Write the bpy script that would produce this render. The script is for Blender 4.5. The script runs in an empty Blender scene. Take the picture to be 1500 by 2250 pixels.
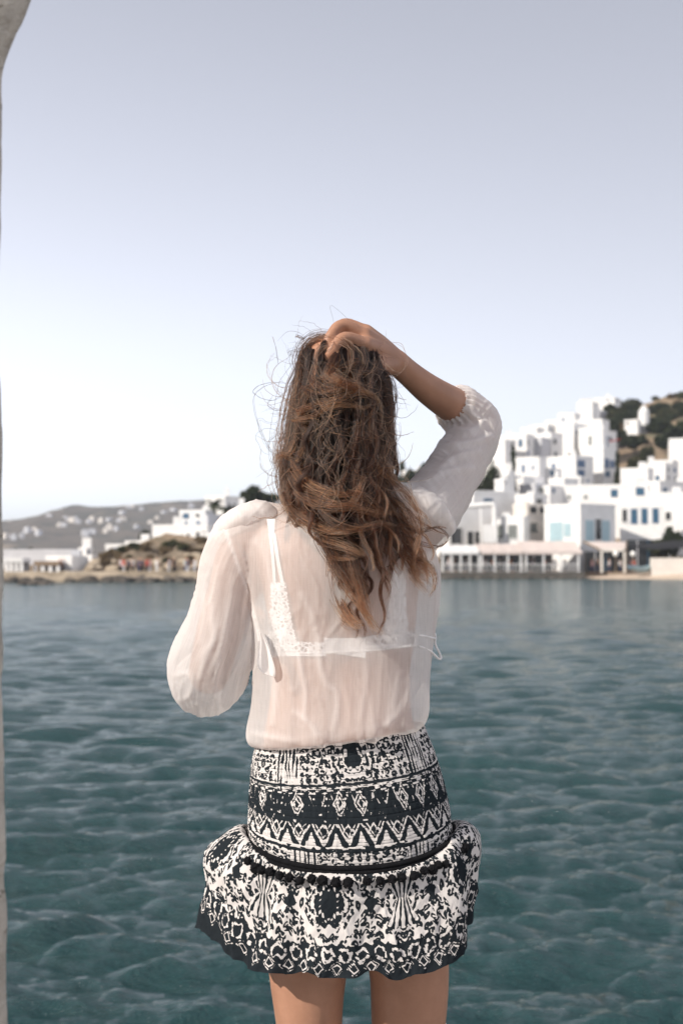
import bpy, bmesh, math, random
import numpy as np
from mathutils import Vector, Matrix
from mathutils.bvhtree import BVHTree

R = math.radians
scene = bpy.context.scene
COL = scene.collection
rng = np.random.default_rng(7)
random.seed(7)

# ------------------------------------------------------------------ camera
CAM_Z, TILT, FPX = 1.33, math.atan(110 / 3125), 3125.0     # focal length in photo pixels (1500 wide)
cam_d = bpy.data.cameras.new('camera')
cam = bpy.data.objects.new('camera', cam_d)
COL.objects.link(cam)
cam.location = (0, 0, CAM_Z)
cam.rotation_euler = (math.pi / 2 + TILT, 0, 0)
cam_d.sensor_fit = 'HORIZONTAL'
cam_d.sensor_width = 24.0
cam_d.lens = 50.0
cam_d.clip_start = 0.05
cam_d.clip_end = 9000
cam_d.dof.use_dof = True
cam_d.dof.focus_distance = 2.2
cam_d.dof.aperture_fstop = 6.8
scene.camera = cam

# ------------------------------------------------------------------ sky and sun
SUN_EL, SUN_AZ = R(34), R(237)          # azimuth clockwise from +Y (the view direction)
world = bpy.data.worlds.new('World')
scene.world = world
world.use_nodes = True
wn = world.node_tree
wn.nodes.clear()
sky = wn.nodes.new('ShaderNodeTexSky')
sky.sky_type = 'NISHITA'
sky.sun_disc = False
sky.sun_elevation = SUN_EL
sky.sun_rotation = -SUN_AZ          # the node counts the other way round
sky.altitude = 0
sky.air_density = 0.75
sky.dust_density = 0.55
sky.ozone_density = 5
hs = wn.nodes.new('ShaderNodeHueSaturation')
hs.inputs['Saturation'].default_value = 0.30
bg = wn.nodes.new('ShaderNodeBackground')
bg.inputs['Strength'].default_value = 0.13
wo = wn.nodes.new('ShaderNodeOutputWorld')
wn.links.new(sky.outputs[0], hs.inputs['Color'])
tint = wn.nodes.new('ShaderNodeMix')
tint.data_type = 'RGBA'
tint.blend_type = 'MULTIPLY'
tint.inputs[0].default_value = 1.0
tint.inputs[7].default_value = (1.03, 0.995, 0.99, 1)
wn.links.new(hs.outputs[0], tint.inputs[6])
wn.links.new(tint.outputs[2], bg.inputs['Color'])
wn.links.new(bg.outputs[0], wo.inputs['Surface'])

sun_d = bpy.data.lights.new('sun', 'SUN')
sun_d.energy = 4.0
sun_d.angle = R(0.6)
sun_d.color = (1.0, 0.93, 0.84)
sun = bpy.data.objects.new('sun', sun_d)
COL.objects.link(sun)
_sd = Vector((math.sin(SUN_AZ) * math.cos(SUN_EL), math.cos(SUN_AZ) * math.cos(SUN_EL), math.sin(SUN_EL)))
sun.rotation_euler = _sd.to_track_quat('Z', 'Y').to_euler()
sun.location = _sd * 50

scene.view_settings.view_transform = 'Standard'
scene.view_settings.look = 'None'
scene.view_settings.gamma = 1.0
scene.view_settings.exposure = 0.62
scene.view_settings.use_curve_mapping = False
scene.render.engine = 'CYCLES'
scene.cycles.use_denoising = True
scene.cycles.max_bounces = 10
scene.cycles.transparent_max_bounces = 24
scene.cycles.caustics_reflective = False
scene.cycles.caustics_refractive = False
try:
    scene.cycles_curves.shape = 'RIBBONS'
except Exception:
    pass

# ------------------------------------------------------------------ helpers
_ct, _st = math.cos(TILT), math.sin(TILT)
def P(px, py, y):
    """a photo pixel and a depth (metres along +Y) -> a point"""
    a, b = (px - 750) / FPX, (1125 - py) / FPX
    d = (a, _ct - b * _st, _st + b * _ct)
    k = y / d[1]
    return Vector((d[0] * k, y, CAM_Z + d[2] * k))
def PA(px, py, y):
    return np.array(P(px, py, y))

def link(o, parent=None):
    COL.objects.link(o)
    if parent is not None:
        o.parent = parent
        o.matrix_parent_inverse = Matrix.Translation(parent.location).inverted() if parent.parent is None else Matrix.Identity(4)
    return o

def mesh_obj(name, verts, faces, mat=None, parent=None, smooth=True, attrs=None, uv=None):
    me = bpy.data.meshes.new(name)
    verts = np.asarray(verts, dtype=float).reshape(-1, 3)
    me.from_pydata(verts.tolist(), [], faces if isinstance(faces, list) else np.asarray(faces).tolist())
    if smooth:
        me.polygons.foreach_set('use_smooth', np.ones(len(me.polygons), dtype=bool))
    if attrs:
        for k, v in attrs.items():
            v = np.asarray(v, dtype=np.float32)
            if v.ndim == 1:
                at = me.attributes.new(k, 'FLOAT', 'POINT'); at.data.foreach_set('value', v)
            else:
                at = me.attributes.new(k, 'FLOAT_VECTOR', 'POINT'); at.data.foreach_set('vector', v.ravel())
    me.update()
    o = bpy.data.objects.new(name, me)
    if mat is not None:
        me.materials.append(mat)
    return link(o, parent)

def tag(o, label=None, cat=None, group=None, kind=None):
    if label: o['label'] = label
    if cat: o['category'] = cat
    if group: o['group'] = group
    if kind: o['kind'] = kind
    return o

def empty(name, loc):
    o = bpy.data.objects.new(name, None)
    o.empty_display_size = 0.1
    COL.objects.link(o)
    o.location = loc
    return o

def grid_faces(nu, nv, wrap=True, off=0):
    """quads of an nv x nu lattice (row-major, u fastest)"""
    iu = np.arange(nu if wrap else nu - 1)
    iv = np.arange(nv - 1)
    U, V = np.meshgrid(iu, iv)
    U2 = (U + 1) % nu
    f = np.stack([V * nu + U, V * nu + U2, (V + 1) * nu + U2, (V + 1) * nu + U], -1).reshape(-1, 4) + off
    return f

def _hash(ix, iy, iz, seed):
    h = (ix * 374761393 + iy * 668265263 + iz * 2147483647 + seed * 974634777) & 0xFFFFFFFF
    h = ((h ^ (h >> 13)) * 1274126177) & 0xFFFFFFFF
    h = ((h ^ (h >> 16)) * 2246822519) & 0xFFFFFFFF
    return ((h ^ (h >> 15)) & 0xFFFFFF) / float(0xFFFFFF)

def noise(x, y, z=0.0, seed=0):
    """value noise in -1..1, arrays welcome"""
    x, y, z = np.broadcast_arrays(np.asarray(x, float), np.asarray(y, float), np.asarray(z, float))
    ix, iy, iz = (np.floor(a).astype(np.int64) for a in (x, y, z))
    fx, fy, fz = x - ix, y - iy, z - iz
    fx, fy, fz = (f * f * f * (f * (f * 6 - 15) + 10) for f in (fx, fy, fz))
    r = 0
    for dx in (0, 1):
        for dy in (0, 1):
            for dz in (0, 1):
                w = (fx if dx else 1 - fx) * (fy if dy else 1 - fy) * (fz if dz else 1 - fz)
                r = r + w * _hash(ix + dx, iy + dy, iz + dz, seed)
    return r * 2 - 1

def fbm(x, y, z=0.0, seed=0, oct=4):
    r, a, f = 0, 1.0, 1.0
    for k in range(oct):
        r = r + a * noise(x * f, y * f, z * f, seed + k * 17)
        a *= 0.5; f *= 2.03
    return r / 1.9

def catmull(pts, n):
    pts = np.asarray(pts, float)
    m = len(pts)
    t = np.linspace(0, m - 1, n)
    i = np.clip(np.floor(t).astype(int), 0, m - 2)
    f = (t - i)[:, None]
    p0, p1, p2, p3 = pts[np.clip(i - 1, 0, m - 1)], pts[i], pts[i + 1], pts[np.clip(i + 2, 0, m - 1)]
    return 0.5 * (2 * p1 + (p2 - p0) * f + (2 * p0 - 5 * p1 + 4 * p2 - p3) * f ** 2 + (3 * p1 - p0 - 3 * p2 + p3) * f ** 3)

def frames(path, up=(0.13, -1, 0.2)):
    T = np.gradient(path, axis=0)
    T /= np.linalg.norm(T, axis=1, keepdims=True) + 1e-9
    A = np.zeros_like(T)
    a = np.asarray(up, float)
    for k in range(len(T)):
        a = a - T[k] * a.dot(T[k])
        if np.linalg.norm(a) < 1e-4:
            a = np.cross(T[k], (1, 0, 0.01))
        a = a / np.linalg.norm(a)
        A[k] = a
    B = np.cross(T, A)
    return T, A, B

def tube_geo(ctrl, n=24, seg=20, round_caps=True, up=(0.13, -1, 0.2)):
    """ctrl rows: x,y,z,ra,rb  (ra along the 'up' side, rb across) -> closed mesh"""
    c = catmull(ctrl, n)
    path, ra, rb = c[:, :3], c[:, 3], c[:, 4]
    T, A, B = frames(path, up)
    if round_caps:
        capn = 4
        ks = np.sin(np.linspace(0, math.pi / 2, capn + 1))[:-1]
        hs_ = np.cos(np.linspace(0, math.pi / 2, capn + 1))[:-1]
        pre = [(path[0] - T[0] * ra[0] * h * 0.9, ra[0] * max(k, .05), rb[0] * max(k, .05), A[0], B[0]) for k, h in zip(ks, hs_)]
        post = [(path[-1] + T[-1] * ra[-1] * h * 0.9, ra[-1] * max(k, .05), rb[-1] * max(k, .05), A[-1], B[-1]) for k, h in zip(ks[::-1], hs_[::-1])]
    else:
        pre, post = [], []
    rows = pre + [(path[k], ra[k], rb[k], A[k], B[k]) for k in range(n)] + post
    th = np.linspace(0, 2 * math.pi, seg, endpoint=False)
    V = np.concatenate([r[0] + np.outer(np.cos(th), r[3]) * r[1] + np.outer(np.sin(th), r[4]) * r[2] for r in rows])
    F = grid_faces(seg, len(rows)).tolist()
    F.append(list(range(seg))[::-1])
    F.append([(len(rows) - 1) * seg + k for k in range(seg)])
    return V, F

def ellipsoid_geo(c, r, rot=None, seg=24, rings=14):
    th = np.linspace(0, 2 * math.pi, seg, endpoint=False)
    ph = np.linspace(0.02, math.pi - 0.02, rings)
    V = np.concatenate([np.stack([np.cos(th) * math.sin(p), np.sin(th) * math.sin(p), np.full(seg, math.cos(p))], -1) for p in ph]) * np.asarray(r)
    if rot is not None:
        V = V @ np.array(Matrix.Rotation(rot[1], 3, rot[0])).T
    V = V + np.asarray(c)
    F = grid_faces(seg, rings)[:, ::-1].tolist()
    F.append(list(range(seg)))
    F.append([(rings - 1) * seg + k for k in range(seg)][::-1])
    return V, F

def merge(geos):
    V, F, o = [], [], 0
    for v, f in geos:
        V.append(np.asarray(v)); F += [[i + o for i in q] for q in f]; o += len(v)
    return np.concatenate(V), F

def voxel_union(geos, voxel, smooth_iter=4):
    V, F = merge(geos)
    o = mesh_obj('tmp', V, F)
    m = o.modifiers.new('r', 'REMESH'); m.mode = 'VOXEL'; m.voxel_size = voxel; m.use_smooth_shade = True
    if smooth_iter:
        s = o.modifiers.new('s', 'SMOOTH'); s.factor = 0.5; s.iterations = smooth_iter
    dg = bpy.context.evaluated_depsgraph_get()
    me = bpy.data.meshes.new_from_object(o.evaluated_get(dg))
    n = len(me.vertices)
    v = np.empty(n * 3); me.vertices.foreach_get('co', v)
    f = [list(p.vertices) for p in me.polygons]
    old = o.data
    bpy.data.objects.remove(o); bpy.data.meshes.remove(old); bpy.data.meshes.remove(me)
    return v.reshape(-1, 3), f

def vnormals(V, F):
    F4 = np.array([q if len(q) == 4 else list(q) + [q[-1]] for q in F])
    n = np.cross(V[F4[:, 2]] - V[F4[:, 0]], V[F4[:, 3]] - V[F4[:, 1]])
    N = np.zeros_like(V)
    for k in range(4):
        np.add.at(N, F4[:, k], n)
    return N / (np.linalg.norm(N, axis=1, keepdims=True) + 1e-12)

def cut(V, F, keep):
    """drop the vertices where keep is False"""
    idx = np.cumsum(keep) - 1
    F2 = [[int(idx[i]) for i in q] for q in F if all(keep[i] for i in q)]
    return V[keep], F2

# ------------------------------------------------------------------ materials
class NT:
    def __init__(s, name):
        s.m = bpy.data.materials.new(name); s.m.use_nodes = True
        s.t = s.m.node_tree; s.t.nodes.clear()
        s.out = s.t.nodes.new('ShaderNodeOutputMaterial')
    def n(s, typ, **kw):
        nd = s.t.nodes.new(typ)
        for k, v in kw.items():
            if k in nd.inputs.keys() if isinstance(k, str) else False:
                nd.inputs[k].default_value = v
            else:
                setattr(nd, k, v)
        return nd
    def l(s, a, b):
        s.t.links.new(a, b)
    def set(s, nd, **kw):
        for k, v in kw.items():
            i = nd.inputs[k.replace('_', ' ')]
            if hasattr(v, 'is_output') or isinstance(v, bpy.types.NodeSocket):
                s.l(v, i)
            else:
                i.default_value = v
        return nd
    def noise(s, scale, detail=4, rough=.5, vec=None, dim='3D'):
        nd = s.t.nodes.new('ShaderNodeTexNoise'); nd.noise_dimensions = dim
        nd.inputs['Scale'].default_value = scale; nd.inputs['Detail'].default_value = detail; nd.inputs['Roughness'].default_value = rough
        if vec is not None: s.l(vec, nd.inputs['Vector'])
        return nd.outputs['Fac']
    def ramp(s, fac, stops, interp='LINEAR'):
        nd = s.t.nodes.new('ShaderNodeValToRGB'); cr = nd.color_ramp; cr.interpolation = interp
        while len(cr.elements) < len(stops): cr.elements.new(0.5)
        for e, (p, c) in zip(cr.elements, stops):
            e.position = p; e.color = (*c, 1) if len(c) == 3 else c
        s.l(fac, nd.inputs[0])
        return nd.outputs[0]
    def math(s, op, a, b=None, clamp=False):
        nd = s.t.nodes.new('ShaderNodeMath'); nd.operation = op; nd.use_clamp = clamp
        for i, v in enumerate((a, b)):
            if v is None: continue
            if isinstance(v, bpy.types.NodeSocket): s.l(v, nd.inputs[i])
            else: nd.inputs[i].default_value = v
        return nd.outputs[0]
    def mix(s, fac, a, b, blend='MIX'):
        nd = s.t.nodes.new('ShaderNodeMix'); nd.data_type = 'RGBA'; nd.blend_type = blend
        for i, v in ((0, fac), (6, a), (7, b)):
            if isinstance(v, bpy.types.NodeSocket): s.l(v, nd.inputs[i])
            elif i == 0: nd.inputs[0].default_value = v
            else: nd.inputs[i].default_value = (*v, 1)
        return nd.outputs[2]
    def attr(s, name):
        nd = s.t.nodes.new('ShaderNodeAttribute'); nd.attribute_name = name
        return nd
    def bump(s, h, strength=.3, dist=.01, normal=None):
        nd = s.t.nodes.new('ShaderNodeBump'); nd.inputs['Strength'].default_value = strength; nd.inputs['Distance'].default_value = dist
        s.l(h, nd.inputs['Height'])
        if normal is not None: s.l(normal, nd.inputs['Normal'])
        return nd.outputs[0]
    def coord(s, which='Object'):
        return s.t.nodes.new('ShaderNodeTexCoord').outputs[which]
    def mapping(s, vec, scale=(1, 1, 1), rot=(0, 0, 0)):
        nd = s.t.nodes.new('ShaderNodeMapping'); nd.inputs['Scale'].default_value = scale; nd.inputs['Rotation'].default_value = rot
        s.l(vec, nd.inputs['Vector']); return nd.outputs[0]
    def principled(s, color=None, rough=.6, normal=None, **kw):
        nd = s.t.nodes.new('ShaderNodeBsdfPrincipled')
        if color is not None:
            if isinstance(color, bpy.types.NodeSocket): s.l(color, nd.inputs['Base Color'])
            else: nd.inputs['Base Color'].default_value = (*color, 1)
        if isinstance(rough, bpy.types.NodeSocket): s.l(rough, nd.inputs['Roughness'])
        else: nd.inputs['Roughness'].default_value = rough
        if normal is not None: s.l(normal, nd.inputs['Normal'])
        for k, v in kw.items():
            nd.inputs[k.replace('_', ' ')].default_value = v
        s.l(nd.outputs[0], s.out.inputs['Surface'])
        return nd

_simple = {}
def plain(name, col, rough=.7, var=.12, scale=3.0, bump=.15, spec=.3):
    """a colour with soft mottling and fine relief"""
    if name in _simple: return _simple[name]
    k = NT(name)
    c = k.coord('Object')
    n1 = k.noise(scale, 5, .6, c)
    lo = tuple(v * (1 - var) for v in col); hi = tuple(min(1, v * (1 + var)) for v in col)
    colr = k.ramp(n1, [(.3, lo), (.7, hi)])
    b = k.bump(k.noise(scale * 12, 4, .6, c), bump, .02)
    p = k.principled(colr, rough, b)
    p.inputs['Specular IOR Level'].default_value = spec
    _simple[name] = k.m
    return k.m
# ================================================================== water and quay
WATER_Z = -0.75
k = NT('sea_water')
co = k.coord('Object')
n1 = k.noise(1.0, 6, .62, k.mapping(co, (4.5, 10, 1)))
n2 = k.noise(1.0, 5, .68, k.mapping(co, (10, 24, 1)))
hgt = k.math('ADD', k.math('MULTIPLY', n1, .36), k.math('MULTIPLY', n2, .26))
n3 = k.noise(1.0, 5, .62, k.mapping(co, (.8, 2.4, 1)))
hall = k.math('ADD', k.math('MULTIPLY', hgt, k.attr('chop').outputs['Fac']), k.math('MULTIPLY', n3, k.attr('far_chop').outputs['Fac']))
bmp = k.bump(hall, .9, .2)
deep = k.ramp(k.noise(.05, 3, .5, co), [(.35, (.014, .046, .050)), (.7, (.023, .063, .064))])
pr = k.principled(deep, k.attr('rough').outputs['Fac'], bmp)
pr.inputs['IOR'].default_value = 1.33
M_WATER = k.m
# real waves: many small directional wave trains, mesh dense near the quay
NA, ND = 760, 900
ang = np.tan(np.linspace(-.68, .68, NA)) * .95
dist = 2.7 * (260 / 2.7) ** (np.linspace(0, 1, ND))
A_, D_ = np.meshgrid(ang, dist)
X, Y = np.sin(A_) * D_, np.cos(A_) * D_
wr2 = np.random.default_rng(5)
Zw = np.zeros_like(X); 
sp = np.gradient(dist)[:, None]
for q in range(120):
    lam = 10 ** wr2.uniform(math.log10(.11), math.log10(1.3))
    dirn = wr2.normal(R(-84), R(26))
    kx, ky = math.cos(dirn) * 6.283 / lam, math.sin(dirn) * 6.283 / lam
    amp = .0125 * lam ** .72 * wr2.uniform(.5, 1.3)
    phs_ = kx * X + ky * Y + wr2.uniform(0, 6.28)
    grp = .55 + .45 * noise(X / lam * .22 + q, Y / lam * .22, 0, q)
    fade = np.clip(1.4 - sp * 4 / lam, 0, 1) * np.interp(D_, [0, 15, 60, 150, 260], [1, 1, .9, .75, .7])
    sn_ = np.sin(phs_)
    Zw += amp * grp * fade * (sn_ + .45 * (sn_ ** 2 - .5))
Vw = np.stack([X, Y, WATER_Z + Zw], -1).reshape(-1, 3)
near_w = grid_faces(NA, ND, False)
water = mesh_obj('water', Vw, near_w, M_WATER, attrs={'chop': np.interp(D_, [0, 15, 60, 150, 260], [1, 1, .95, .8, .75]).ravel(), 'rough': np.interp(D_, [0, 15, 50, 120, 260], [.08, .09, .12, .16, .18]).ravel(), 'far_chop': np.interp(D_, [0, 10, 40, 120, 260], [0, .1, 1.3, 3.2, 4.5]).ravel()})
tag(water, kind='structure')
# the rest of the sea, a few centimetres lower where the dense part covers it
far = [(-2400, -200, WATER_Z - .22), (2400, -200, WATER_Z - .22), (2400, 3000, WATER_Z - .22), (-2400, 3000, WATER_Z - .22)]
tag(mesh_obj('water', far, [[0, 1, 2, 3]], M_WATER, attrs={'chop': np.ones(4), 'rough': np.full(4, .15), 'far_chop': np.full(4, 3.0)}), kind='structure')

# quay she stands on
k = NT('quay_stone')
co = k.coord('Object')
colr = k.ramp(k.noise(6, 6, .65, co), [(.3, (.24, .22, .20)), (.7, (.38, .36, .33))])
k.principled(colr, .85, k.bump(k.noise(40, 5, .65, co), .5, .02))
M_QUAY = k.m
def box_geo(x0, x1, y0, y1, z0, z1):
    V = np.array([(x, y, z) for z in (z0, z1) for y in (y0, y1) for x in (x0, x1)], float)
    return V, [[0, 2, 3, 1], [4, 5, 7, 6], [0, 1, 5, 4], [1, 3, 7, 5], [3, 2, 6, 7], [2, 0, 4, 6]]
quay = mesh_obj('quay', *box_geo(-9, 9, -6, 2.62, -1.7, 0), M_QUAY, smooth=False)
tag(quay, kind='structure')
# paving slabs on the quay
M_SLAB = plain('pale_paving_stone', (.42, .40, .37), .85, .15, 5, .4)
mslab = bpy.data.meshes.new('slab')
bmq = bmesh.new(); bmesh.ops.create_cube(bmq, size=1)
for vtx in bmq.verts: vtx.co = (vtx.co.x * .58, vtx.co.y * .38, vtx.co.z * .03)
bmesh.ops.bevel(bmq, geom=bmq.edges[:], offset=.008, segments=1, affect='EDGES')
bmq.to_mesh(mslab); bmq.free(); mslab.materials.append(M_SLAB)
for j in range(6):
    for i in range(-3, 4):
        o = bpy.data.objects.new('paving_slab', mslab); link(o, quay)
        o.location = ((i + .5 * (j % 2)) * .6, 2.41 - j * .4, .0)
        o.rotation_euler = (0, 0, random.uniform(-.006, .006))
for o in quay.children:
    o.location.z = -.0135 + random.uniform(-.0008, .0008)
# ================================================================== far shore
def zrow(py, d): return P(750, py, d).z
def xcol(px, d): return (px - 750) / FPX * d
_rx = [xcol(*a) for a in ((-400, 200), (0, 160), (200, 165), (330, 172), (480, 200), (560, 212), (700, 232), (940, 262), (1080, 282), (1240, 312), (1330, 322), (1400, 332), (1440, 337), (1500, 342), (1700, 350), (2200, 380))]
_rh = [.9, .8, 1.4, 4.0, zrow(1112, 200), zrow(1098, 212), zrow(1088, 232), zrow(1045, 262), zrow(1012, 282), zrow(940, 312), zrow(900, 322), zrow(892, 332), zrow(880, 337), zrow(862, 342), zrow(840, 350), 46]
_ry = [200, 160, 165, 172, 200, 212, 232, 262, 282, 312, 322, 332, 337, 342, 350, 380]
_sx = [-60, xcol(0, 150), xcol(470, 152), xcol(700, 166), xcol(1000, 178), xcol(1500, 181), 120]
_sy = [146, 148, 151, 166, 178.5, 182, 184]
def ground_z(x, y):
    H, yr, ys = np.interp(x, _rx, _rh), np.interp(x, _rx, _ry), np.interp(x, _sx, _sy)
    t = (y - ys - 9) / np.maximum(yr - ys - 9, 4)
    g = np.where(t < 0, 0, np.where(t < 1, np.clip(t, 0, 1) ** .92, 1 - .06 * np.clip(t - 1, 0, 6)))
    z0 = .02 + .3 * np.clip((y - ys) / 10, 0, 1)
    return z0 + (H - z0) * g
k = NT('dry_hillside')
co = k.coord('Object')
c1 = k.ramp(k.noise(.09, 7, .65, co), [(.35, (.16, .115, .075)), (.5, (.25, .18, .115)), (.62, (.10, .095, .05)), (.75, (.30, .225, .15))])
k.principled(c1, .95, k.bump(k.noise(.6, 6, .7, co), .8, .6))
M_HILL = k.m
gx = np.linspace(-62, 130, 260); gy = np.concatenate([[0], np.linspace(.001, 1, 240) ** 1.2])
GX, GT = np.meshgrid(gx, gy)
GYS = np.interp(GX, _sx, _sy)
GY = GYS + GT * (440 - GYS)
GZ = ground_z(GX, GY) + .9 * fbm(GX * .08, GY * .08, 0, 3) * np.clip((GY - GYS - 12) / 25, 0, 1)
GZ[0] = -1.6
hill = mesh_obj('hillside', np.stack([GX, GY, GZ], -1).reshape(-1, 3), grid_faces(260, 241, False), M_HILL)
tag(hill, kind='structure')
# distant mountains across the bay
k = NT('distant_hills')
co = k.coord('Object')
c1 = k.ramp(k.noise(.012, 8, .72, co), [(.36, (.030, .033, .030)), (.46, (.12, .098, .075)), (.54, (.045, .048, .038)), (.64, (.24, .19, .14))])
k.principled(c1, .95, k.bump(k.noise(.03, 6, .7, co), .7, 8))
_mx = [xcol(p_, 1500) for p_ in (-900, -500, -200, 0, 60, 110, 170, 210, 260, 330, 400, 450, 520, 620, 900, 1400)]
_mh = [zrow(p_, 1500) for p_ in (1165, 1150, 1150, 1145, 1143, 1132, 1107, 1112, 1111, 1103, 1097, 1096, 1104, 1120, 1150, 1180)]
MX, MT = np.meshgrid(np.linspace(-800, 300, 240), np.linspace(0, 1, 60))
def mount_z(x, t):
    h = np.interp(x, _mx, _mh)
    return -1.5 + h * np.clip(t / .72, 0, 1) ** .8 * np.where(t > .72, 1 - .25 * (t - .72), 1)
def mount_y(t): return 1020 + t * 640
MZ = mount_z(MX, MT) + (5 * fbm(MX * .012, MT * 7, 0, 5) + 2 * fbm(MX * .05, MT * 20, 0, 6)) * np.clip(MT * 4, 0, 1) * np.clip((.80 - MT) * 6, .25, 1)
mount = mesh_obj('mountain', np.stack([MX, np.broadcast_to(mount_y(MT), MX.shape), MZ], -1).reshape(-1, 3), grid_faces(240, 60, False), k.m)
tag(mount, kind='structure')

# ---------------- materials
M_WHITE = plain('whitewash', (.70, .69, .675), .85, .08, .8, .3)
M_CREAM = plain('cream_render', (.66, .61, .55), .85, .08, .8, .3)
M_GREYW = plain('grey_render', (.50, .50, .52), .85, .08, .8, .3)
M_BLUE = plain('blue_paint', (.075, .13, .23), .5, .1, 2)
M_LBLUE = plain('pale_blue_shutter', (.34, .46, .50), .5, .1, 2)
M_TEALP = plain('dark_blue_paint', (.03, .09, .15), .5, .1, 2)
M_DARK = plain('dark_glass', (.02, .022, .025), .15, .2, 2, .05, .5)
M_GREYG = plain('grey_glass', (.16, .17, .16), .2, .2, 2, .05, .5)
M_WOOD = plain('weathered_wood', (.22, .16, .11), .8, .2, 3)
M_AWN = plain('beige_canvas', (.56, .48, .44), .9, .08, 1.5)
M_RED = plain('red_canvas', (.55, .05, .06), .8, .1, 2)
M_CONC = plain('quay_concrete', (.40, .36, .32), .9, .2, .7)
M_SAND = plain('sand', (.50, .40, .31), .95, .12, .8)
M_ROCKD = plain('dark_shore_rock', (.075, .065, .055), .9, .4, 1.2, .8)
M_ROCKT = plain('tan_shore_rock', (.33, .27, .20), .95, .3, 1.0, .8)
M_LAMP = plain('white_globe', (.82, .80, .76), .4, .03)

def quad_prism(base, top_z, z0):
    """vertical prism over a ground polygon (list of xy)"""
    n = len(base)
    V = [(x, y, z0) for x, y in base] + [(x, y, top_z) for x, y in base]
    F = [[i, (i + 1) % n, n + (i + 1) % n, n + i] for i in range(n)] + [list(range(n))[::-1], list(range(n, 2 * n))]
    return np.array(V, float), F
def slab_on(o_, du, nrm, u0, u1, z0, z1, t0, t1):
    """box on a wall: origin, unit along the wall, outward normal"""
    p = [np.array((*(o_ + du * u + nrm * t), z)) for t in (t0, t1) for z in (z0, z1) for u in (u0, u1)]
    return np.array(p), [[0, 1, 3, 2], [4, 6, 7, 5], [0, 4, 5, 1], [1, 5, 7, 3], [3, 7, 6, 2], [2, 6, 4, 0]]

HOUSES = 0
_PLAIN = ['white cube house with a chimney right of the rounded block house', 'small white cube below the tall house on the brown slope', 'shaded white cube left of the long upper house', 'white cube with a blue lintel above the waterfront roofs',
          'little white cube with a roof block under the dark spreading tree', 'very small white cube beside the cypress', 'grey rendered cube behind the cream building', 'narrow white cube with a dark window behind the cream building',
          'white cube at the left end of the long upper house', 'white cube below the house with blue arched shutters', 'white cube with a chimney under the slim stair tower', 'grey rendered house beside the tall bright house',
          'white house below the ridge between the taller blocks', 'white cube on the ridge left of the tall ridge house', 'white house with a dark window left of the stair tower', 'small white cube right of the stair tower top',
          'white house with a grey upper window above the cypress', 'plain white cube touching her raised sleeve', 'small cube first on the ridge line', 'small cube second on the ridge line', 'small cube third on the ridge line',
          'low cube just under the ridge line near her sleeve', 'grey rendered house under the skyline house', 'white cube half hidden by trees beside her hair', 'white cube under the large dark tree behind her shoulder', 'white cube standing on the headland terrace wall']
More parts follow.
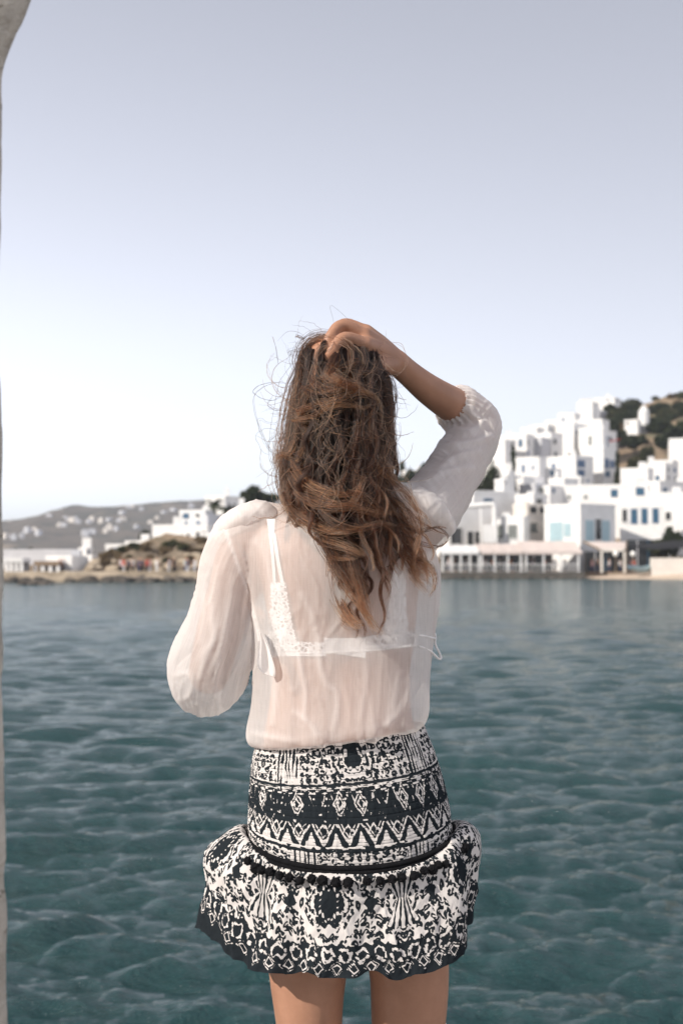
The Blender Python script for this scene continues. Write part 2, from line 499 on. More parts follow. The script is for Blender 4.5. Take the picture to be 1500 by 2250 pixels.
def house(xl, xc, xr, yt, yb, d, psi=50, wins=(), label=None, wall=None, roofx=(), name='white_house', group='whitewashed houses on the hillside', minw=3.2, base=None, cat='house'):
    """xl..xc the sunlit left face, xc..xr the right face, in photo columns; nearest corner at depth d, standing on the hill"""
    global HOUSES
    HOUSES += 1
    ps = R(psi)
    wl_ = max((xc - xl) / FPX * d / math.cos(ps), minw); wr_ = max((xr - xc) / FPX * d / math.sin(ps), minw)
    c = np.array((xcol(xc, d), d)); l_ = np.array((-math.cos(ps), math.sin(ps))); r_ = np.array((math.sin(ps), math.cos(ps)))
    nl, nr = np.array((-math.sin(ps), -math.cos(ps))), np.array((math.cos(ps), -math.sin(ps)))
    zt = zrow(yt, d)
    corners = [c, c + r_ * wr_, c + r_ * wr_ + l_ * wl_, c + l_ * wl_]
    zb = min(float(ground_z(q[0], q[1])) for q in corners) - .6
    zb = min(zb, zt - 2.6)
    if base is not None: zb = base
    e = empty(name, (float(np.mean([q[0] for q in corners])), float(np.mean([q[1] for q in corners])), zb))
    wm = wall or M_WHITE
    hrnd = random.Random(int(xl * 7 + yt * 13))
    if not wins and (xr - xl) < 140 and hrnd.random() < .8:
        wins = []
        for f_ in ('L', 'R'):
            for row in range(1 if (yb - yt) < 40 else 2):
                for col in range(hrnd.choice((1, 2))):
                    if hrnd.random() < .75:
                        u0 = .18 + .42 * col + hrnd.uniform(-.05, .08); v0 = .22 + .42 * row
                        wins.append((f_, u0, u0 + hrnd.uniform(.12, .2), v0, v0 + hrnd.uniform(.16, .26), hrnd.choice((M_DARK, M_TEALP, M_BLUE, M_GREYG))))
    if not roofx and hrnd.random() < .6:
        roofx = ((hrnd.uniform(.2, .8), hrnd.uniform(.2, .8), hrnd.uniform(.5, 1.1), hrnd.uniform(.4, 1.2)),)
    mesh_obj('wall', *quad_prism(corners, zt - .32, zb), wm, e, smooth=False)
    # parapet round the flat roof, a little proud of the wall
    ctr = sum(corners) / 4
    par = []
    for a_, b_, n_, ln in ((c, r_, nr, wr_), (c, l_, nl, wl_), (corners[1], l_, r_ * 1.0, wl_), (corners[3], r_, l_ * 1.0, wr_)):
        par.append(slab_on(a_, b_, n_, -.03, ln + .03, zt - .4, zt, -.26, .035))
    mesh_obj('parapet', *merge(par), wm, e, smooth=False)
    for w in wins:
        f_, u0, u1, v0, v1, m = w[:6]
        a_, b_, n_, ln = (c, l_, nl, wl_) if f_ == 'L' else (c, r_, nr, wr_)
        H_ = zt - zrow(yb, d)
        ua, ub = (1 - u1, 1 - u0) if f_ == 'L' else (u0, u1)
        z1, z0 = zt - v0 * H_, zt - v1 * H_
        wobj = mesh_obj('window', *slab_on(a_, b_, n_, ua * ln, ub * ln, z0, z1, -.05, .03), m, e, smooth=False)
        if m in (M_DARK, M_GREYG, M_TEALP):
            fr = [slab_on(a_, b_, n_, ua * ln - .07, ua * ln, z0 - .07, z1 + .07, -.02, .07), slab_on(a_, b_, n_, ub * ln, ub * ln + .07, z0 - .07, z1 + .07, -.02, .07),
                  slab_on(a_, b_, n_, ua * ln - .001, ub * ln + .001, z1, z1 + .07, -.02, .068), slab_on(a_, b_, n_, ua * ln - .10, ub * ln + .10, z0 - .10, z0 - .001, -.02, .13)]
            mesh_obj('window_frame', *merge(fr), wm if m != M_TEALP else M_BLUE, wobj, smooth=False)
        else:
            mesh_obj('slats', *merge([slab_on(a_, b_, n_, ua * ln + .04, ub * ln - .04, z0 + q * (z1 - z0) / 8 + .03, z0 + q * (z1 - z0) / 8 + .09, .02, .05) for q in range(8)]), m, wobj, smooth=False)
    for (u, v_, sx, h) in roofx:          # chimneys and roof blocks
        q = c + r_ * wr_ * u + l_ * wl_ * v_
        mesh_obj('chimney', *quad_prism([q + np.array(s) * sx for s in ((-.5, -.5), (.5, -.5), (.5, .5), (-.5, .5))], zt + h, zt - .5), wm, e, smooth=False)
    if label is None:
        label = _PLAIN.pop(0) if _PLAIN else 'plain white cube house stepped among others up the hillside'
    tag(e, label, cat, group)
    return e
D, G, B, LB, TP = M_DARK, M_GREYG, M_BLUE, M_LBLUE, M_TEALP
QB = .02
# waterfront, left of the beach
house(1207, 1275, 1366, 1106, 1258, 183, 50, [('R', .14, .38, .24, .55, LB), ('R', .42, .58, .22, .52, D), ('R', .61, .84, .24, .55, LB), ('L', .15, .52, .26, .56, LB), ('L', .55, .75, .28, .48, LB)], 'two-storey waterfront house with pale blue shutters and a shaded gable', base=QB, group=None)
house(960, 985, 1086, 1107, 1258, 190, 66, [('R', .05, .30, .35, .58, D), ('R', .42, .56, .40, .6, D), ('R', .60, .72, .40, .6, D)], 'waterfront building with dark upper gallery openings above the restaurant terrace', base=QB, group=None)
house(1083, 1150, 1156, 1133, 1258, 186, 22, [('L', .10, .38, .16, .40, G), ('L', .52, .80, .16, .40, G)], 'low white waterfront block with two square grey windows', base=QB, group=None)
house(1150, 1157, 1214, 1106, 1258, 190, 62, [('R', .12, .42, .04, .14, D), ('R', .52, .86, .03, .14, D), ('R', .15, .45, .28, .42, G)], 'recessed cream building with dark top-floor windows above the awning', M_CREAM, base=QB, group=None)
house(1366, 1455, 1466, 1110, 1258, 191, 14, [('L', .06, .17, .06, .24, D), ('L', .27, .40, .06, .26, TP), ('L', .52, .64, .05, .26, TP), ('L', .78, .90, .05, .25, TP)], 'long white facade with a row of four dark shuttered windows behind the beach', base=QB, group=None)
house(1430, 1560, 1580, 1080, 1250, 196, 18, [('L', .30, .38, .26, .36, D)], 'large white house with one small dark window behind the beach', base=QB, group=None)
house(1030, 1040, 1146, 1077, 1160, 200, 62, (), 'wide grey-shaded house with a blank wall behind the waterfront', group=None)
house(1230, 1425, 1440, 1063, 1140, 205, 15, [('L', .60, .665, .16, .34, TP), ('L', .87, .95, .12, .30, TP), ('L', .12, .16, .3, .4, G), ('L', .30, .34, .3, .4, G)], 'long white upper house with two small blue-framed windows', group=None, roofx=((.2, .1, 1.6, 1.0),))
house(1425, 1450, 1580, 1056, 1120, 210, 50, [('R', .08, .14, .25, .6, TP)], 'white house with a shaded side and tall narrow window on the slope', group=None)
house(1369, 1424, 1440, 1027, 1075, 220, 28, (), 'white block house with a rounded roof edge below the scrub slope', group=None, roofx=((.5, .3, 1.0, 1.0),))
house(1424, 1462, 1500, 1017, 1060, 228, 45, (), None, roofx=((.2, .8, .8, 1.2),))
house(1477, 1540, 1560, 961, 1050, 240, 22, (), 'tall white house beside the brown slope', group=None, roofx=((.3, .9, 1.4, -3.4),))
house(1440, 1478, 1490, 1010, 1050, 234, 30, ())
# the middle terraces
house(1209, 1265, 1312, 1000, 1062, 228, 48, [('R', .10, .52, .16, .42, B), ('R', .12, .5, .50, .72, B), ('L', .20, .32, .25, .5, B)], 'white house with two large blue arched shutters on its shaded side', group=None)
house(1306, 1326, 1362, 984, 1056, 234, 50, [('R', .10, .42, .32, .62, B), ('R', .5, .8, .36, .6, B), ('R', .15, .45, .72, .86, TP)], 'narrow white house with deep blue balcony windows under a flat roof slab', group=None)
house(1306, 1325, 1330, 938, 1020, 236, 30, (), 'slim white stair tower rising above the blue-windowed houses', group=None)
house(1136, 1185, 1200, 1003, 1062, 222, 30, [('L', .27, .40, .28, .58, B), ('L', .70, .78, .3, .5, B)], 'white house with one small arched blue window', group=None)
house(1186, 1206, 1232, 1028, 1070, 224, 48, [('R', .1, .4, .1, .35, TP)], None)
house(1118, 1150, 1178, 1046, 1078, 212, 40, [('L', .5, .9, .02, .12, B)], None)
house(1092, 1106, 1122, 1052, 1082, 203, 45, (), None, roofx=((.5, .3, .8, .7),), minw=1.6)
house(1104, 1118, 1130, 1034, 1060, 204, 45, (), minw=1.4)
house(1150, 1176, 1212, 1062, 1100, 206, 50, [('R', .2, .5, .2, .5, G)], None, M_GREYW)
house(1160, 1172, 1182, 1085, 1120, 198, 45, [('R', .2, .6, .3, .6, D)], None)
house(1196, 1208, 1232, 1066, 1100, 206, 45, (), None)
house(1228, 1240, 1262, 1050, 1090, 214, 50, ())
house(1245, 1275, 1300, 1046, 1075, 222, 40, (), None, roofx=((.2, .5, .9, .8),))
# upper terraces
house(1126, 1157, 1166, 952, 1010, 242, 32, (), 'tall bright white house at the left end of the upper terraces', group=None)
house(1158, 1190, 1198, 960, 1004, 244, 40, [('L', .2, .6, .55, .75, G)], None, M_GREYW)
house(1188, 1211, 1236, 950, 1012, 246, 48, [('R', .2, .45, .22, .4, D), ('R', .25, .5, .68, .84, D)], 'white house with two small dark windows on its shaded wall', group=None)
house(1232, 1261, 1286, 930, 1000, 252, 48, [('R', .2, .5, .2, .34, G)], None)
house(1242, 1263, 1272, 906, 950, 262, 30, (), None)
house(1276, 1303, 1312, 882, 950, 272, 32, (), 'tall white house topping the ridge', group=None, roofx=((.5, .6, 2.2, .8),))
house(1280, 1304, 1330, 938, 1000, 248, 48, [('R', .1, .4, .1, .3, D)], None)
house(1303, 1324, 1334, 920, 962, 262, 35, [('L', .3, .6, .5, .7, D)], None)
house(1320, 1330, 1346, 945, 985, 252, 50, [('R', .3, .6, .35, .6, D)], 'small lilac-shaded house above the red canopy', group=None)
house(1084, 1110, 1126, 965, 1010, 238, 40, [('L', .05, .5, .05, .25, G)], None)
house(1060, 1088, 1100, 978, 1012, 240, 40, ())
house(1154, 1180, 1188, 938, 970, 258, 35, ())
house(1180, 1204, 1214, 932, 965, 262, 35, ())
house(1206, 1232, 1246, 922, 960, 268, 35, ())
house(1106, 1130, 1142, 958, 985, 256, 35, ())
house(1310, 1352, 1372, 872, 892, 318, 30, (), 'long low white house on the skyline', group=None)
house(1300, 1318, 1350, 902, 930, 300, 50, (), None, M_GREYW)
# a pointed white chapel with a terrace wall on the brown slope
c0 = np.array((xcol(1416, 290), 290.)); zt, zb = zrow(905, 290), float(ground_z(c0[0], c0[1])) - .6
ch = empty('chapel', (*c0, zb))
v_, f_ = tube_geo([[*c0, zb, 1.15, 1.15], [*c0, (zb + zt) / 2, 1.15, 1.15], [*c0, zt, 1.1, 1.1]], 8, 16, False)
mesh_obj('tower', v_, f_, M_WHITE, ch)
V = [(c0[0] + math.cos(a) * 1.25, c0[1] + math.sin(a) * 1.25, zt - .02) for a in np.linspace(0, 6.283, 16, endpoint=False)] + [(*c0, zrow(889, 290))]
mesh_obj('pointed_roof', V, [[i, (i + 1) % 16, 16] for i in range(16)], M_WHITE, ch, smooth=False)
tag(ch, 'small white round tower with pointed cap alone on the brown slope', 'tower')
house(1376, 1402, 1412, 921, 945, 286, 30, (), 'low white wall house beside the pointed tower', group=None, minw=2)
# red canopy
e = empty('red_canopy', (xcol(1345, 246), 246, float(ground_z(xcol(1345, 246), 246))))
za = zrow(966, 246)
V, F = merge([box_geo(xcol(1330, 246), xcol(1361, 246), 245, 248, za - .5, za - .42)])
V[V[:, 0] > xcol(1345, 246), 2] += .5
mesh_obj('canvas', V, F, M_RED, e, smooth=False)
for q in (1331, 1360):
    mesh_obj('pole', *box_geo(xcol(q, 246) - .05, xcol(q, 246) + .05, 246.4, 246.5, float(ground_z(xcol(q, 246), 246.4)) - .3, za - .42), M_WHITE, e, smooth=False)
tag(e, 'red sun canopy beside the white houses on the slope', 'canopy')
# small houses behind her arm
house(892, 916, 934, 1032, 1062, 246, 40, [('L', .2, .4, .3, .6, D)], 'small white house among dark trees on the low ridge', group=None)
house(870, 892, 900, 1048, 1075, 236, 40, ())
house(560, 590, 610, 1098, 1130, 200, 40, ())

# the white arched frame of the gallery
e = empty('gallery_frame', (xcol(1050, 186.5), 186.5, zrow(1190, 186.5)))
pts = [(1000, 1116), (1076, 1108), (1083, 1112), (1086, 1120), (1086, 1190)]
c_ = catmull([list(PA(px, py, 186.2)) + [.32, .32] for px, py in pts], 24)
mesh_obj('arch', *tube_geo(c_, 40, 10), M_WHITE, e)
mesh_obj('parapet_wall', *box_geo(xcol(1060, 186.2), xcol(1086, 186.2) + .3, 185.6, 186.0, zrow(1192, 186), zrow(1153, 186)), M_WHITE, e, smooth=False)
mesh_obj('post', *box_geo(xcol(1056, 186.2) - .12, xcol(1056, 186.2) + .12, 186.1, 186.35, zrow(1258, 186.2), zrow(1112, 186.2)), M_WHITE, e, smooth=False)
tag(e, 'rounded white gallery frame on the roof terrace above the restaurant', 'frame')

# restaurant terrace: deck, awnings on posts, railing
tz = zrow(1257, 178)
deck = mesh_obj('terrace_deck', *box_geo(xcol(880, 177), xcol(1282, 177), 176.3, 190, -1.6, tz), plain('shade_dark_concrete', (.085, .078, .068), .9, .3, .8), smooth=False)  # shade at the waterline is painted into the deck's dark colour
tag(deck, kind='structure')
for i, (xa, xb, y1, y2, m) in enumerate(((968, 1056, 1196, 1212, M_WHITE), (1052, 1150, 1193, 1212, M_AWN), (1148, 1278, 1187, 1212, M_AWN))):
    d0 = 177.0
    e = empty('awning', (xcol((xa + xb) / 2, d0), d0, tz))
    n = 14
    V = []
    for j in range(8):
        t = j / 7
        for q in range(n):
            u = q / (n - 1)
            x = xcol(xa + (xb - xa) * u, d0); zz = zrow(y2, d0) + (zrow(y1, d0) - zrow(y2, d0)) * t - .10 * math.sin(u * math.pi * 4) ** 2
            V.append((x, d0 + t * 5.5, zz))
    V = np.array(V); V2 = V - np.array((0, 0, .04))
    F = grid_faces(n, 8, False); mesh_obj('canvas', np.concatenate([V, V2]), np.concatenate([F, F[:, ::-1] + len(V)]), m, e)
    mesh_obj('valance', *box_geo(xcol(xa, d0), xcol(xb, d0), d0 - .06, d0 - .01, zrow(y2, d0) - .35, zrow(y2, d0) + .02), m, e, smooth=False)
    for q in range(4 if i else 5):
        xp = xcol(xa + (xb - xa) * (q + .2) / (3.4 if i else 4.4), d0)
        mesh_obj('post', *box_geo(xp - .10, xp + .10, d0 + .05, d0 + .25, tz, zrow(y2, d0)), M_WHITE, e, smooth=False)
    tag(e, ['white flat awning over the left end of the restaurant terrace', 'beige canvas awning over the middle of the restaurant terrace', 'wide beige awning meeting the blue-shuttered house'][i], 'awning')
for i, (xa, xb) in enumerate(((968, 1054), (1056, 1148), (1150, 1272))):
    e = empty('railing', (xcol((xa + xb) / 2, 176.6), 176.6, tz))
    a_, b_ = xcol(xa, 176.6), xcol(xb, 176.6)
    mesh_obj('handrail', *box_geo(a_, b_, 176.55, 176.65, tz + .95, tz + 1.03), M_WHITE, e, smooth=False)
    mesh_obj('balusters', *merge([box_geo(x - .02, x + .02, 176.57, 176.63, tz, tz + .95) for x in np.arange(a_, b_, .32)]), M_WHITE, e, smooth=False)
    tag(e, ['white baluster railing under the white awning', 'white baluster railing under the middle beige awning', 'white baluster railing beside the blue-shuttered house'][i], 'railing')
# wooden pergola in front of the blue-shuttered house
e = empty('pergola', (xcol(1330, 178), 178, tz))
mesh_obj('side_beam', *tube_geo([[*PA(1281, 1190, 182), .12, .12], [*PA(1322, 1210, 178.4), .12, .12]], 6, 6), M_WOOD, e)
mesh_obj('front_beam', *box_geo(xcol(1322, 178), xcol(1374, 178), 178.2, 178.45, zrow(1212, 178), zrow(1206, 178)), M_CREAM, e, smooth=False)
mesh_obj('canvas', *merge([([PA(1284, 1190, 182), PA(1374, 1191, 182), PA(1374, 1206, 178.4), PA(1322, 1207, 178.4)], [[0, 1, 2, 3]])]), M_AWN, e, smooth=False)
for q in (1322, 1372):
    mesh_obj('post', *box_geo(xcol(q, 178) - .13, xcol(q, 178) + .13, 178.2, 178.45, tz - .1, zrow(1207, 178)), M_CREAM, e, smooth=False)
tag(e, 'timber pergola with canvas before the blue-shuttered house', 'pergola')
for i, q in enumerate((1352, 1390)):
    e = empty('globe_lamp', (xcol(q, 178), 178.0, tz))
    mesh_obj('pole', *tube_geo([[xcol(q, 178), 178, tz - .1, .05, .05], [xcol(q, 178), 178, zrow(1222, 178), .04, .04]], 4, 8), M_WOOD, e)
    mesh_obj('globe', *ellipsoid_geo(PA(q, 1217, 178), (.32, .32, .34), seg=16, rings=10), M_LAMP, e)
    tag(e, ['white globe lamp on a post under the pergola', 'white globe lamp on a post beside the boats on the beach'][i], 'lamp')
# beach with a low boundary wall
bx_ = np.linspace(xcol(1265, 178), 70, 60)
V = []
for t in np.linspace(0, 1, 12):
    for x in bx_:
        y = np.interp(x, [xcol(1265, 178), xcol(1320, 176), xcol(1500, 172), 70], [179, 176.5, 170.5, 166])
        V.append((x, y + t * 9, WATER_Z - .12 + .95 * t ** .7 + .03 * float(noise(x * .8, t * 5, 0, 2))))
tag(mesh_obj('beach', V, grid_faces(60, 12, False), M_SAND), kind='structure')
tag(mesh_obj('low_wall', *box_geo(xcol(1431, 176), 60, 176.0, 177.0, -.6, zrow(1226, 176)), M_CREAM, smooth=False), 'low cream wall along the top of the beach', 'wall')
# upturned boat and stored things in the shade
def hull(name, px, d, L, w, h, mat, label, yaw=0, zb=None):
    n = 14; V = []
    for i in range(n):
        t = i / (n - 1); ww = w * math.sin(math.pi * min(.98, .12 + t * .86)) ** .6
        for a in np.linspace(0, math.pi, 9):
            V.append(((t - .5) * L, math.cos(a) * ww, -math.sin(a) * h * (.75 + .25 * math.sin(math.pi * t)) + .25 * (2 * t - 1) ** 2))
    V = np.array(V) @ np.array(Matrix.Rotation(R(yaw), 3, 'Z')).T
    x = xcol(px, d); z = (float(ground_z(x, d)) if zb is None else zb) + h
    e = empty(name, (x, d, z - h)); 
    mesh_obj('hull', V + np.array((x, d, z)), grid_faces(9, n, False), mat, e)
    mesh_obj('seat', V[[9 * 5 + 1, 9 * 5 + 7, 9 * 6 + 7, 9 * 6 + 1]] + np.array((x, d, z - .08)), [[0, 1, 2, 3]], M_WOOD, e, smooth=False)
    tag(e, label, 'boat')
hull('rowing_boat', 1408, 176.5, 4.2, .75, .7, M_LBLUE, 'pale blue rowing boat drawn up by the low cream wall', 35, .05)

# ---------------- left shore
hz = .1
house(330, 455, 470, 1152, 1215, 176, 16, [('L', .10, .15, .42, .62, D), ('L', .25, .30, .40, .60, D), ('L', .36, .40, .40, .6, D), ('L', .45, .57, .36, .62, D), ('L', .63, .68, .32, .52, D), ('L', .80, .86, .26, .50, D), ('L', .91, .97, .24, .46, D)], 'long white hotel with a ribbon of dark windows on the headland', group=None)
house(392, 450, 462, 1120, 1160, 181, 18, (), 'upper storey block of the white hotel on the headland', group=None)
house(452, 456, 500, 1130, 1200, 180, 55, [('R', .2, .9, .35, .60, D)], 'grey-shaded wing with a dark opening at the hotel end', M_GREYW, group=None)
house(476, 494, 500, 1089, 1160, 186, 30, (), 'slim white tower rising beside the palms', group=None)
house(495, 540, 560, 1112, 1160, 192, 35, [('L', .2, .35, .3, .55, B)], 'white house with one blue window behind the palms', group=None)
house(440, 500, 520, 1170, 1235, 170, 20, (), 'plain white block on the headland above the scrub', group=None)
house(-60, 160, 170, 1207, 1262, 170, 8, (), 'long low grey-white shed behind the pavilion', M_GREYW, base=hz - .3, group=None)
house(130, 158, 162, 1221, 1262, 154, 20, (), 'white blank cube beside the beach bar', base=hz - .3, group=None)
house(158, 178, 182, 1226, 1260, 158, 30, [('L', .1, .9, .1, .55, B)], 'small kiosk with a blue front near the rocks', M_GREYW, base=hz - .3, group=None, minw=1.2)
house(176, 190, 194, 1203, 1240, 170, 30, (), 'small white tower block above the rocks', base=hz - .3, group=None, minw=1.2)
house(190, 202, 206, 1219, 1250, 164, 30, (), 'tiny white hut beside the scrub', base=hz - .3, group=None, minw=1.2)
house(228, 330, 340, 1195, 1240, 186, 12, (), 'long white terrace wall on the headland crest', group=None)
house(300, 320, 330, 1188, 1225, 176, 30, (), None, group='whitewashed houses on the hillside')
# open pavilion and beach bar at the water's edge
def pavilion(xa, xb, y1, d, ncol, label, mroof, nm):
    e = empty(nm, (xcol((xa + xb) / 2, d), d + 1.5, hz))
    zt = zrow(y1, d)
    mesh_obj('roof', *box_geo(xcol(xa, d), xcol(xb, d), d, d + 4, zt - .45, zt), mroof, e, smooth=False)
    for q in range(ncol):
        x = xcol(xa + 3 + (xb - xa - 6) * q / (ncol - 1), d)
        mesh_obj('column', *box_geo(x - .16, x + .16, d + .1, d + .4, hz - .4, zt - .45), M_WHITE, e, smooth=False)
    mesh_obj('back_wall', *box_geo(xcol(xa, d) + .1, xcol(xb, d) - .1, d + 3.7, d + 3.9, hz - .4, zt - .45), M_GREYW, e, smooth=False)
    mesh_obj('counter', *box_geo(xcol(xa + 6, d), xcol(xb - 6, d), d + 1.6, d + 2.1, hz - .4, hz + .9), M_GREYW, e, smooth=False)
    tag(e, label, 'pavilion')
pavilion(0, 50, 1226, 150, 5, 'white columned pavilion at the far left of the bay shore', M_WHITE, 'pavilion')
pavilion(74, 130, 1233, 151, 4, 'low beach bar with a dark shaded front beside the white cube', M_WOOD, 'beach_bar')
# steep tan rock bank under the hotel
k = NT('tan_rock_bank')
co = k.coord('Object')
cb_ = k.ramp(k.noise(.55, 8, .72, co), [(.30, (.055, .045, .035)), (.45, (.17, .13, .09)), (.58, (.30, .235, .165)), (.75, (.40, .33, .25))])
k.principled(cb_, .95, k.bump(k.noise(2.2, 7, .75, co), 1.0, .5))
_bx = [xcol(p_, 156) for p_ in (192, 215, 270, 330, 400, 480, 560, 700)]
_bh = [.3, zrow(1218, 157), zrow(1203, 157), zrow(1198, 157), zrow(1196, 157), zrow(1192, 157), zrow(1188, 157), zrow(1186, 157)]
def bank_z(x, y):
    h = np.interp(x, _bx, _bh); t = np.clip((y - 153.5 - 1.2 * noise(np.asarray(x) * .35, 0, 0, 3)) / 5.5, 0, 1)
    return .02 + (h - .02) * (t ** .75) * (1 + .12 * noise(np.asarray(x) * .5, np.asarray(y) * .5, 0, 9))
BX, BY = np.meshgrid(np.linspace(xcol(188, 156), xcol(700, 156), 150), np.linspace(152.8, 168, 60))
BZ = bank_z(BX, BY) + .55 * fbm(BX * .7, BY * .7, 0, 21) * np.clip((BY - 153) / 2, 0, 1)
tag(mesh_obj('rock_bank', np.stack([BX, BY + .5 * fbm(BX * .6, BY * .6, 4, 22), BZ], -1).reshape(-1, 3), grid_faces(150, 60, False), k.m), kind='structure')
# sea wall and rocks
V = []
sxs = np.linspace(-62, xcol(500, 150), 120)
for z_, o_ in ((-1.6, -.6), (-.3, -.35), (.02, -.15), (.32, 0), (.34, .5), (.03, .6), (.05, 3.5)):
    for x in sxs:
        V.append((x, float(np.interp(x, _sx, _sy)) - .8 + o_ + .4 * float(noise(x * .5, z_ * 3, 0, 4)), z_ + .08 * float(noise(x * .9, z_, 0, 6))))
tag(mesh_obj('sea_wall', V, grid_faces(120, 7, False), M_ROCKT), 'pale rough sea wall along the left shore of the bay', 'wall')
rock_meshes = []
for q in range(5):
    bmq = bmesh.new(); bmesh.ops.create_icosphere(bmq, subdivisions=2, radius=1)
    for vt in bmq.verts:
        vt.co *= 1 + .35 * float(noise(vt.co.x * 1.4 + q * 9, vt.co.y * 1.4, vt.co.z * 1.4, q)); vt.co.z *= .62
    rr_ = []
    for m in (M_ROCKD, M_ROCKT):
        me_ = bpy.data.meshes.new('rock'); bmq.to_mesh(me_); me_.materials.append(m); rr_.append(me_)
    bmq.free(); rock_meshes.append(rr_)
def rock(px, d, s, tan=0, z=None, label='dark boulder at the waterline below the sea wall', group='dark boulders along the shore'):
    o = bpy.data.objects.new('rock', random.choice(rock_meshes)[tan]); COL.objects.link(o)
    x = xcol(px, d)
    o.location = (x, d, (WATER_Z + .05 if z is None else z)); o.scale = (s * random.uniform(.9, 1.6), s, s * random.uniform(.7, 1.1)); o.rotation_euler = (random.uniform(-.3, .3), random.uniform(-.3, .3), random.random() * 6)
    tag(o, label, 'rock', group)
for px in (48, 58, 68, 78, 88, 96, 102):
    rock(px, 131 + random.uniform(-3, 3), random.uniform(.45, .75), label='dark boulder in the reef standing off the left shore', group='boulders of the small reef')
for q in range(52):
    px = random.uniform(0, 486)
    if px < 190 and random.random() < .55: continue
    x = xcol(px, 149); rock(px, float(np.interp(x, _sx, _sy)) - random.uniform(.9, 2.2), random.uniform(.4, .95))
for q in range(46):
    px = random.uniform(205, 480); d = 153.4 + random.uniform(0, 3)
    rock(px, d, random.uniform(.35, .8), 1, float(bank_z(xcol(px, d), d)) + .1, 'tan boulder in the scrub slope under the hotel', 'tan boulders under the hotel')
for q in range(26):
    px = random.uniform(885, 1280)
    rock(px, 176.0 - random.uniform(0, .6), random.uniform(.3, .55), label='dark boulder at the foot of the restaurant terrace', group='boulders under the terrace')

# ---------------- trees and scrub
def leaf_mat(name, a, b_):
    k = NT(name); co = k.coord('Object')
    c = k.ramp(k.noise(1.3, 4, .6, co), [(.3, a), (.7, b_)])
    dif = k.n('ShaderNodeBsdfDiffuse'); k.l(c, dif.inputs['Color']); tr = k.n('ShaderNodeBsdfTranslucent'); k.l(c, tr.inputs['Color'])
    mx = k.n('ShaderNodeMixShader'); mx.inputs[0].default_value = .25; k.l(dif.outputs[0], mx.inputs[1]); k.l(tr.outputs[0], mx.inputs[2]); k.l(mx.outputs[0], k.out.inputs['Surface'])
    return k.m
M_LEAF = leaf_mat('dark_foliage', (.018, .026, .014), (.055, .068, .035))
M_LEAF2 = leaf_mat('olive_foliage', (.035, .042, .022), (.085, .088, .045))
M_DRY = leaf_mat('dry_foliage', (.11, .080, .048), (.22, .165, .10))
M_BARK = plain('bark', (.10, .075, .055), .9, .3, 4)
tr_ = np.random.default_rng(3)
def tree(name, px, py_base, py_top, d, w_px, mat, label, group, n=900, leaf=.30, cyp=False, trunk=True, cat='tree'):
    x = xcol(px, d); zb = zrow(py_base, d); zb = zb if name == 'dry_bush' else min(zb, float(ground_z(x, d)) + .1); zt = zrow(py_top, d); w = w_px / FPX * d / 2
    e = empty(name, (x, d, zb - .2))
    h = zt - zb
    c0 = zb + (h * .32 if trunk and not cyp else h * .05)
    # clumps
    nc = 16 if not cyp else 12
    cl = []
    for q in range(nc):
        if cyp:
            t = (q + .5) / nc; r0 = w * (1 - t) ** .6 * .9; a = tr_.uniform(0, 6.28)
            cl.append((x + math.cos(a) * r0 * .35, d + math.sin(a) * r0 * .35, c0 + (zt - c0) * t, max(r0 * .75, .3), (zt - c0) / nc * 1.3))
        else:
            v = tr_.normal(0, 1, 3); v /= np.linalg.norm(v); r0 = tr_.uniform(.35, .72)
            cl.append((x + v[0] * w * r0, d + v[1] * w * r0 * .8, (c0 + zt) / 2 + v[2] * (zt - c0) * .5 * r0, w * tr_.uniform(.28, .45), (zt - c0) * tr_.uniform(.16, .26)))
    cl = np.array(cl)
    ci = tr_.integers(0, len(cl), n)
    v = tr_.normal(0, 1, (n, 3)); v /= np.linalg.norm(v, axis=1, keepdims=True)
    rr = tr_.uniform(.55, 1.05, n)[:, None]
    c = cl[ci, :3] + v * rr * np.stack([cl[ci, 3], cl[ci, 3], cl[ci, 4]], -1)
    a = tr_.normal(0, 1, (n, 3)); a /= np.linalg.norm(a, axis=1, keepdims=True)
    b = np.cross(a, tr_.normal(0, 1, (n, 3))); b /= np.linalg.norm(b, axis=1, keepdims=True)
    s = leaf * tr_.uniform(.6, 1.3, n)[:, None]
    V = np.stack([c - a * s, c + b * s * .6, c + a * s, c - b * s * .6], 1).reshape(-1, 3)
    mesh_obj('crown', V, np.arange(n * 4).reshape(-1, 4), mat, e, smooth=False)
    if trunk:
        geo = [tube_geo([[x, d, zb - .3, .05 * h * .7, .05 * h * .7], [x + .05 * h, d, zb + h * .3, .035 * h, .035 * h], [x, d, zb + h * .75, .015 * h, .015 * h]], 8, 8)]
        if not cyp:
            for q in range(4):
                cq = cl[q]; geo.append(tube_geo([[x + .03 * h, d, zb + h * .28, .02 * h, .02 * h], [(x + cq[0]) / 2, (d + cq[1]) / 2, (zb + h * .3 + cq[2]) / 2 + .2, .014 * h, .014 * h], [cq[0], cq[1], cq[2], .006 * h, .006 * h]], 6, 6))
        mesh_obj('trunk', *merge(geo), M_BARK, e)
    tag(e, label, cat, group)
T_ = 'trees'
tree('broadleaf_tree', 562, 1150, 1068, 198, 95, M_LEAF, 'large dark tree behind her shoulder on the low ridge', None, 1800, .34)
tree('broadleaf_tree', 524, 1150, 1092, 202, 50, M_LEAF, 'smaller dark tree next to the large one on the ridge', None, 1000)
tree('broadleaf_tree', 602, 1150, 1085, 204, 60, M_LEAF, 'dark tree half hidden behind her hair', None, 1000)
tree('broadleaf_tree', 905, 1090, 1030, 226, 50, M_LEAF, 'dark round tree between her hair and raised sleeve', None, 1000)
tree('broadleaf_tree', 930, 1090, 1018, 240, 42, M_LEAF, 'taller dark tree touching her raised sleeve', None, 1000)
